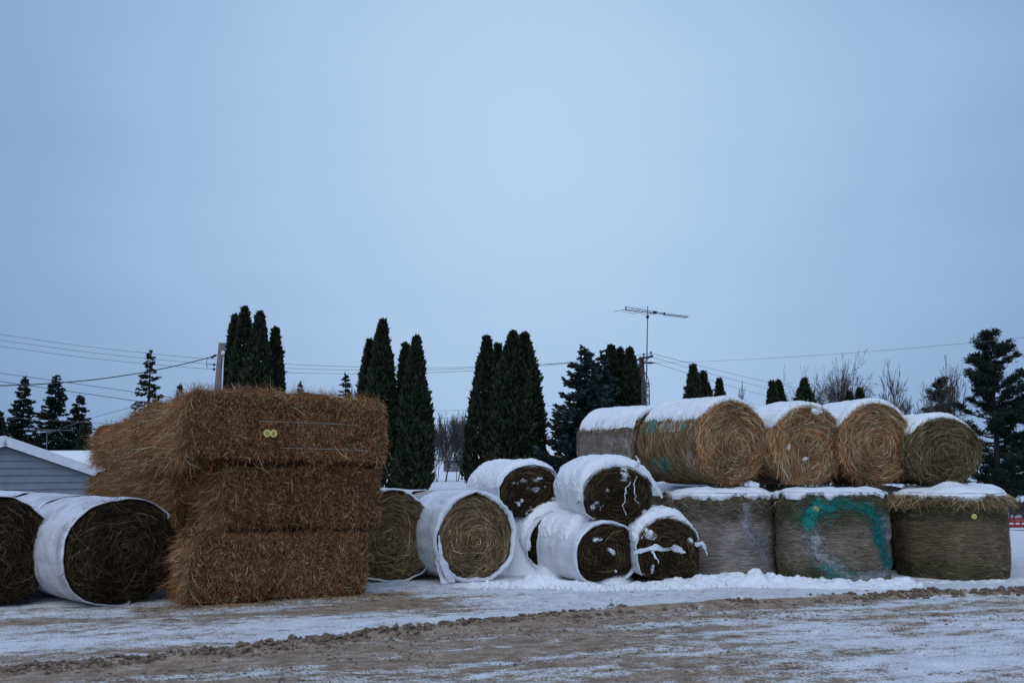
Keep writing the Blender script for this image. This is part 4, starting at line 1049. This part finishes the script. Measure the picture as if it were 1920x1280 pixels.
bare('thin pale bare tree between the small cedars', 1390, 712, 110, 70, -1.5, 12, 2, depth=5, r0=.10)
bare('bare scrub tree above the right end of the stack', 668, 706, 88, 50, 0, 14, 2, depth=5, r0=.08)
bare('low bare scrub above the stack left of the grey spruce', 612, 726, 95, 60, 0, 15, 3, depth=5, r0=.07)
GSH = 'bare shrubs at the edge of the snowfield'
for i, (px, py, wd_, lab) in enumerate([(818, 776, 42, 'dense bare shrub right of the visible cedar foot'), (838, 770, 46, 'tall twiggy shrub in the gap between cedar clusters'), (858, 772, 40, 'bare shrub with a thick stem in the gap between cedar clusters'), (878, 790, 34, 'bare shrub against the middle cedar cluster'), (802, 800, 30, 'low bare shrub partly behind the visible cedar')]):
    bare(lab, px, py, 92 + i * 1.5, wd_ * 1.4, 0, 30 + i, 3, spread=.45, depth=6, group=GSH, r0=.038, up=.25, name='bare_shrub', start=.26, tmin=.013)
for i, (px, py, wd_, lab) in enumerate([(1893, 930, 40, 'brown roadside scrub right of the rightmost bale'), (1918, 934, 44, 'brown roadside scrub at the right edge above the red rack')]):
    bare(lab, px, py, 82 + i * 2, wd_, -3, 50 + i, 8, spread=.4, depth=5, group='roadside scrub', r0=.03, up=.5, name='bare_shrub', start=.34)

# ------------------------------------------------------------------ buildings
def garage():
    pk = at(8, 826, 28); bz = -1.2; hp = pk[2] - bz; hw = 2.72; he = at(190, 890, 29.5)[2] - bz
    t = thing('garage', 'blue-grey sided garage with white gable trim at the left edge', 'garage', (pk[0], 28, bz), R_(35))
    dep = 6.5; wl = hw - .28; sl_ = (hp - he) / hw
    b = MB(); zr = lambda x: hp - .06 - sl_ * abs(x)
    b.prism([(-wl, 0), (wl, 0), (wl, zr(wl) - .05), (0, hp - .16), (-wl, zr(wl) - .05)], .03, dep); b.build('wall', M['siding'], t, smooth=False)
    st = .2; k = 0; z = .1
    while z < hp - .25:
        z1 = min(z + st, hp - .2)
        xa = min(wl, (hp - .16 - z) / sl_); xb = min(wl, (hp - .16 - z1) / sl_); xb = max(xb, .01)
        m = MB(); V = []
        for (x0, z0, y0) in ((xa, z, -.04), (xb, z1, .004)): V += [(-x0, y0, z0), (x0, y0, z0)]
        V += [(-xa, .03, z), (xa, .03, z), (-xb, .03, z1), (xb, .03, z1)]
        m.add(V, [[0, 1, 3, 2], [4, 5, 1, 0], [2, 3, 7, 6], [1, 5, 7, 3], [4, 0, 2, 6]])
        m.build('siding_board', M['siding'], t, smooth=False); z += st
    for sg in (-1, 1):
        m = MB(); a = math.atan2(he - hp, hw) * 1; L = math.hypot(hw, hp - he)
        ca, sa = math.cos(-a), math.sin(-a)
        rot = np.array([[ca, 0, sg * sa], [0, 1, 0], [-sg * sa, 0, ca]])
        c = A3(sg * hw / 2, -.19, (hp + he) / 2 - .03); m.box(c, (L + .06, .04, .22), rot); m.build('gable_trim', M['white_trim'], t, smooth=False)
        m = MB(); m.box(A3(sg * hw / 2, dep / 2 - .06, (hp + he) / 2 + .02), (L + .06, dep + .2, .05), rot); rf = m.build('roof', M['black_metal'], t, smooth=False)
        m = MB(); m.box(A3(sg * hw / 2, dep / 2 - .05, (hp + he) / 2 + .085), (L + .05, dep + .17, .09), rot); m.build('roof_snow', M['snow'], rf, smooth=False)
    for sg in (-1, 1):
        m = MB(); m.box((sg * (wl + .02), -.02, (he - .1) / 2), (.09, .09, he - .1)); m.build('corner_trim', M['white_trim'], t, smooth=False)
garage()

def gabled(name, label, pa, pb, py_ridge, py_eave, Y, bz, wallm, depth=5, win=()):
    """low building with its ridge across the view"""
    a = at(pa, py_ridge, Y); c = at(pb, py_ridge, Y); zr = a[2] - bz; ze = at(pa, py_eave, Y - depth / 2)[2] - bz; W = c[0] - a[0]
    t = thing(name, label, 'building', ((a[0] + c[0]) / 2, Y, bz), 0)
    m = MB(); v = []
    for x in (-W / 2 + .25, W / 2 - .25): v += [(x, -depth / 2 + .3, 0), (x, -depth / 2 + .3, ze + .05), (x, 0, zr - .1), (x, depth / 2 - .3, ze + .05), (x, depth / 2 - .3, 0)]
    m.add(v, [[0, 5, 6, 1], [1, 6, 7, 2], [2, 7, 8, 3], [3, 8, 9, 4]]); m.add(v, [[0, 1, 2], [0, 2, 3], [0, 3, 4], [5, 7, 6], [5, 8, 7], [5, 9, 8]]); m.build('wall', M[wallm], t, smooth=False)
    for sg in (-1, 1):
        m = MB(); P0 = [(-W / 2, 0, zr), (W / 2, 0, zr), (W / 2, sg * depth / 2, ze), (-W / 2, sg * depth / 2, ze)]
        m.add([(x, y, z - .03) for x, y, z in P0] + [(x, y, z + .14) for x, y, z in P0], [[0, 1, 2, 3], [4, 5, 6, 7], [0, 1, 5, 4], [1, 2, 6, 5], [2, 3, 7, 6], [3, 0, 4, 7]]); m.build('snowy_roof', M['snow'], t, smooth=False)
    for (x, z, w_, h_) in win:
        m = MB(); m.box((x, -depth / 2 + .27, z), (w_, .05, h_)); f = m.build('window', M['white_trim'], t, smooth=False)
        m = MB(); m.box((x, -depth / 2 + .24, z), (w_ * .8, .03, h_ * .8)); m.build('pane', M['window_glass'], f, smooth=False)
    return t
gabled('outbuilding', 'low outbuilding with a snow-covered roof behind the garage', 10, 236, 850, 893, 46, -1.2, 'siding', 5)
gabled('distant_house', 'distant dark house with a snowy roof between the cedar clusters', 832, 905, 851, 862, 170, .35, 'house_dark', 8, [(-1.9, .75, .5, .6), (.3, .75, .5, .6), (2.1, .75, .5, .6)])
gabled('distant_house', 'distant reddish house with a snowy roof behind the blue spruce', 1008, 1066, 842, 853, 175, -.2, 'house_red', 8, [(-1.2, 1.4, .9, 1), (1.5, 1.4, .9, 1)])

# ------------------------------------------------------------------ poles, antenna, wires
def pole(label, px, py, Y, r, matn, lean, name='utility_pole'):
    tp = at(px, py, Y); bz = float(terrain(tp[0], Y)); H = tp[2] - bz
    t = thing(name, label, 'utility pole', (tp[0] - lean * H, Y, bz), 0)
    b = MB(); b.tube([(0, 0, -.3), (lean * H * .5, 0, H * .5), (lean * H, 0, H)], [r * 1.25, r * 1.1, r], 14); b.build('shaft', M[matn], t)
    return t, H, tp
P1, H1, T1 = pole('weathered grey wooden utility pole left of the tall cedars', 416.5, 643, 42, .145, 'pole_wood', .055)
def loc1(px, py, dy=0): q = at(px, py, 42 + dy); return q - np.array(P1.location)
for (x, y) in ((398.5, 669.5), (403, 666.5)):
    b = MB(); c = loc1(x, y, -.05); b.tube([c + A3(-.08, 0, -.02), c + A3(-.03, 0, -.01), c + A3(.03, 0, .01), c + A3(.08, 0, .03)], [.025, .05, .05, .02], 8); b.build('insulator', M['black_metal'], P1)
for y in (683.5, 692):
    b = MB(); c = loc1(401.3, y, -.05); b.tube([c + A3(0, 0, -.06), c + A3(0, 0, -.03), c + A3(0, 0, .03), c + A3(0, 0, .06)], [.02, .05, .05, .02], 8)
    b.tube([c, loc1(410, y + .5, -.05)], .012, 5); b.tube([c, loc1(388.5, y - .5 if y < 690 else y - 1.2, -.05)], .010, 5); b.build('insulator', M['black_metal'], P1)
b = MB(); b.tube([loc1(388, 671, -.05), loc1(387.5, 680, -.05), loc1(388.5, 690, -.05)], .014, 5); b.tube([loc1(413, 690, -.2), loc1(417, 680, -.2), loc1(418.5, 667, -.2)], .014, 5); b.build('drop_lead', M['wire_black'], P1)
b = MB(); b.tube([loc1(416, 735, -.18), loc1(417.5, 700, -.18), loc1(418.5, 668, -.18)], .03, 8); b.tube([loc1(418.5, 664, -.2) + A3(-.03, 0, .02), loc1(418.5, 660, -.26), loc1(418.5, 659, -.30)], [.07, .075, .05], 10); b.build('conduit', M['white_trim'], P1)

P2, H2, T2 = pole('dark utility pole with a crossarm beside the antenna tower', 1202.5, 669, 66, .17, 'pole_dark', -.035)
o2 = np.array(P2.location)
def loc2(px, py, dy=0): return at(px, py, 66 + dy) - o2
b = MB(); b.tube([loc2(1184.5, 677, .8), loc2(1204, 672, -.2), loc2(1224, 667.5, -1.2)], .075, 4); arm = b.build('crossarm', M['pole_dark'], P2, smooth=False)
for x, y, dy in ((1187, 672.5, .7), (1207, 665.5, -.3), (1220.5, 662.5, -1.1)):
    b = MB(); c = loc2(x, y, dy); b.tube([c + A3(0, 0, -.14), c + A3(0, 0, -.02), c + A3(0, 0, .06), c + A3(0, 0, .12)], [.03, .035, .075, .05], 8); b.build('insulator', M['black_metal'], arm)
b = MB(); b.tube([loc2(1190, 677, .5), loc2(1202, 687, -.2)], .035, 5); b.tube([loc2(1216, 671, -.8), loc2(1203, 684, -.2)], .035, 5); b.build('brace', M['pole_dark'], P2)
b = MB(); b.tube([loc2(1204, 680.5, -.2), loc2(1228, 680, -.7)], .04, 5); c = loc2(1219, 680, -.5); b.tube([c + A3(-.15, 0, 0), c + A3(.15, 0, 0)], .07, 8); b.build('secondary_arm', M['black_metal'], P2)

def antenna_tower():
    Y = 45; base = at(1213.5, 870, Y); bz = float(terrain(base[0], Y)); o = A3(base[0], Y, bz)
    t = thing('antenna_tower', 'lattice tower with a tall mast and a large television antenna', 'antenna', o)
    lc = lambda px, py, dy=0: at(px, py, Y + dy) - o
    zt = lc(1213, 718)[2]; zc = lc(1213, 698)[2]; r = .185
    leg = [A3(r * math.cos(a), r * math.sin(a), 0) for a in (.5, 2.6, 4.7)]
    for l in leg:
        b = MB(); b.tube([l, l + A3(0, 0, zt), A3(l[0] * .12, l[1] * .12, zc)], .022, 6); b.build('tower_leg', M['galvanised'], t)
    b = MB(); z = .2; k = 0
    while z < zt:
        for i in range(3):
            p, q = leg[i], leg[(i + 1) % 3]
            b.tube([p + A3(0, 0, z), q + A3(0, 0, min(z + .36, zt))], .011, 4, cap=False); b.tube([q + A3(0, 0, z), p + A3(0, 0, min(z + .36, zt))], .011, 4, cap=False)
        z += .36
    b.build('lattice', M['galvanised'], t)
    for zz in (lc(0, 724)[2], lc(0, 742)[2], zt):
        b = MB()
        for i in range(3): b.tube([leg[i] * 1.05 + A3(0, 0, zz), leg[(i + 1) % 3] * 1.05 + A3(0, 0, zz)], .028, 4)
        b.build('tower_ring', M['galvanised'], t)
    b = MB(); b.tube([A3(-.02, 0, zt - .6), lc(1212.6, 690), lc(1214.5, 574)], [.032, .03, .02], 8); b.build('mast', M['galvanised'], t)
    b = MB(); c = lc(1214.2, 594); b.tube([c + A3(0, 0, -.07), c + A3(0, 0, -.02), c + A3(0, 0, .06)], [.04, .08, .06], 8); b.build('rotator', M['black_metal'], t)
    BA = lambda s: (lc(1173.5, 580.5, -.5) * (1 - s) + lc(1290, 594.5, .5) * s)          # boom, running slightly away from the viewer
    b = MB(); b.tube([BA(0), BA(.5)], .018, 5); b.tube([BA(0) + A3(0, 0, .12), BA(.35) + A3(0, 0, .07), BA(.62) + A3(0, 0, .05)], .015, 5); b.tube([BA(.0) + A3(0, 0, .14), BA(0) + A3(0, 0, -.03)], .03, 5); b.tube([BA(.3), BA(1)], .018, 5); b.build('boom', M['black_metal'], t)
    bd = unit(BA(1) - BA(0)); cr_ = unit(np.cross(bd, A3(0, 0, 1)))
    # long elements swept across the boom
    for s, l, sw in ((0.0, 1.0, .45), (.10, .85, .35), (.2, .9, .3), (.3, 1.0, .4), (.42, .9, .35), (.48, .8, .3)):
        b = MB()
        for sg in (-1, 1): b.tube([BA(s), BA(s) + (cr_ * sg + bd * -sw) * l * .7 + A3(0, 0, -.02)], [.014, .008], 4)
        b.build('element', M['black_metal'], t)
    for i in range(13):
        s = .66 + i * .027; b = MB(); b.tube([BA(s) - cr_ * .16 + A3(0, 0, -.045), BA(s) + cr_ * .16 + A3(0, 0, .045)], .012, 4); b.build('director', M['black_metal'], t)
    b = MB(); b.box(BA(.46) + A3(0, 0, .03), (.16, .08, .13)); b.box(BA(.615) + A3(0, 0, .02), (.10, .08, .12)); b.build('junction_box', M['black_metal'], t, smooth=False)
    b = MB(); b.tube([lc(1214.4, 575), lc(1193, 578)], .006, 3); b.build('stay', M['wire_black'], t)
antenna_tower()

def roof_antenna():
    Y = 46; o = at(87, 851, Y); t = thing('roof_antenna', 'thin television antenna on the snowy outbuilding roof', 'antenna', o)
    lc = lambda px, py, dy=0: at(px, py, Y + dy) - o
    b = MB(); b.tube([lc(87.5, 860), lc(88, 804)], .022, 6); b.build('mast', M['galvanised'], t)
    b = MB(); b.tube([lc(52, 805, -.3), lc(137, 806.5, .3)], .02, 5); b.tube([lc(68, 808, -.2), lc(106, 808, .1)], .014, 5); b.build('boom', M['galvanised'], t)
    for i, x in enumerate((54, 60, 66, 73, 80)):
        b = MB(); c = lc(x, 805.3, -.25 + i * .08); b.tube([c + A3(-.05, -.5, 0), c + A3(.05, .5, 0)], .01, 4); b.build('element', M['galvanised'], t)
    b = MB(); b.tube([lc(117, 795), lc(107, 805.5), lc(118, 816)], .02, 4); b.build('reflector', M['galvanised'], t)
roof_antenna()

def wire(label, a, m, c, r=.012, matn='wire_grey', group=None):
    """a, c = end points (px,py,Y), m = (px,py) the wire passes in between"""
    A = at(*a); C = at(*c)
    lo, hi = 0., 1.
    for _ in range(40):
        s = (lo + hi) / 2; q = A + (C - A) * s; px = 960 + F * q[0] / (q[1] * math.cos(PITCH) + (q[2] - EYE) * math.sin(PITCH))
        if (px < m[0]) == (a[0] < c[0]): lo = s
        else: hi = s
    q = A + (C - A) * s; zt = at(m[0], m[1], q[1])[2]; sag = (q[2] - zt) / max(4 * s * (1 - s), .05)
    u = np.linspace(0, 1, 40)[:, None]; P = A + (C - A) * u; P[:, 2] -= (4 * sag * u * (1 - u))[:, 0]
    b = MB(); b.tube(P, r, 5, cap=False); o = b.build('overhead_wire', M[matn], None); tag(o, label, 'wire', group)
GW = 'power lines between the poles'
wire('topmost of three power lines crossing behind the tall cedars', (1187, 671, 66.7), (560, 683.5), (-240, 585, 58), group=GW)
wire('middle of three power lines crossing behind the tall cedars', (1207, 664, 65.7), (560, 691), (-240, 595, 57), group=GW)
wire('lowest of three power lines crossing behind the tall cedars', (1220, 662, 64.9), (560, 699), (-240, 607, 56), group=GW)
wire('upper of three lines falling away right of the crossarm', (1220, 662, 64.9), (1330, 690), (1640, 752, 150), .014, group=GW)
wire('middle of three lines falling away right of the crossarm', (1207, 665, 65.7), (1320, 697), (1600, 758, 150), .014, group=GW)
wire('lowest of three lines falling away right of the crossarm', (1228, 680, 65.3), (1290, 700), (1580, 764, 150), .014, group=GW)
wire('single faint line rising to the right over the bare trees', (1228, 680, 65.3), (1560, 664), (2150, 608, 40), .008, group=GW)
wire('thick black service cable sagging left from the weathered pole', (403, 667, 42), (120, 717), (-260, 712, 30), .020, 'wire_black', GW)
wire('upper of two lines sloping down to the weathered pole', (412, 758, 42), (120, 716), (-260, 664, 34), .010, 'wire_black', GW)
wire('lower of two lines sloping down to the weathered pole', (411, 774, 42), (120, 732), (-260, 678, 34), .012, 'wire_black', GW)
wire('thin drop line from the weathered pole to the outbuilding', (413, 738, 42), (205, 774), (90, 812, 46), .010, 'wire_grey', GW)
wire('nearly level pale line in front of the left spruces', (411, 806, 42), (100, 788), (-260, 762, 36), .010, 'wire_grey', GW)
wire('upper of two low lines seen between the cedar clusters', (1206, 748, 66), (840, 769.5), (330, 752, 86), .011, 'wire_grey', GW)
wire('lower of two low lines seen between the cedar clusters', (1206, 760, 66), (840, 783.5), (330, 768, 86), .011, 'wire_grey', GW)

# ------------------------------------------------------------------ far right: road and red rack
xs = np.linspace(17, 160, 60); ys = np.linspace(64.5, 71, 6); X, Y = np.meshgrid(xs, ys, indexing='ij')
b = MB(); b.grid(st3(X, Y, terrain(X, Y) + .03)); b.build('road', M['road_grey'], kind='structure')

def red_rack():
    o = at(1890, 988, 74); o[2] = -3.0
    t = thing('wagon_rack', 'red slatted wagon rack beside the road at the right edge', 'rack', o)
    for z in (.16, .42, .64):
        b = MB(); b.box((1.9, 0, z), (3.8, .06, .13)); b.build('rail', M['red_paint'], t, smooth=False)
    for i in range(9):
        b = MB(); b.box((.06 + i * .46, .05, .36), (.11, .05, .72)); b.build('slat', M['red_paint'], t, smooth=False)
    b = MB(); b.box((1.9, .6, .10), (3.9, 1.2, .12)); b.build('bed', M['red_paint'], t, smooth=False)
red_rack()
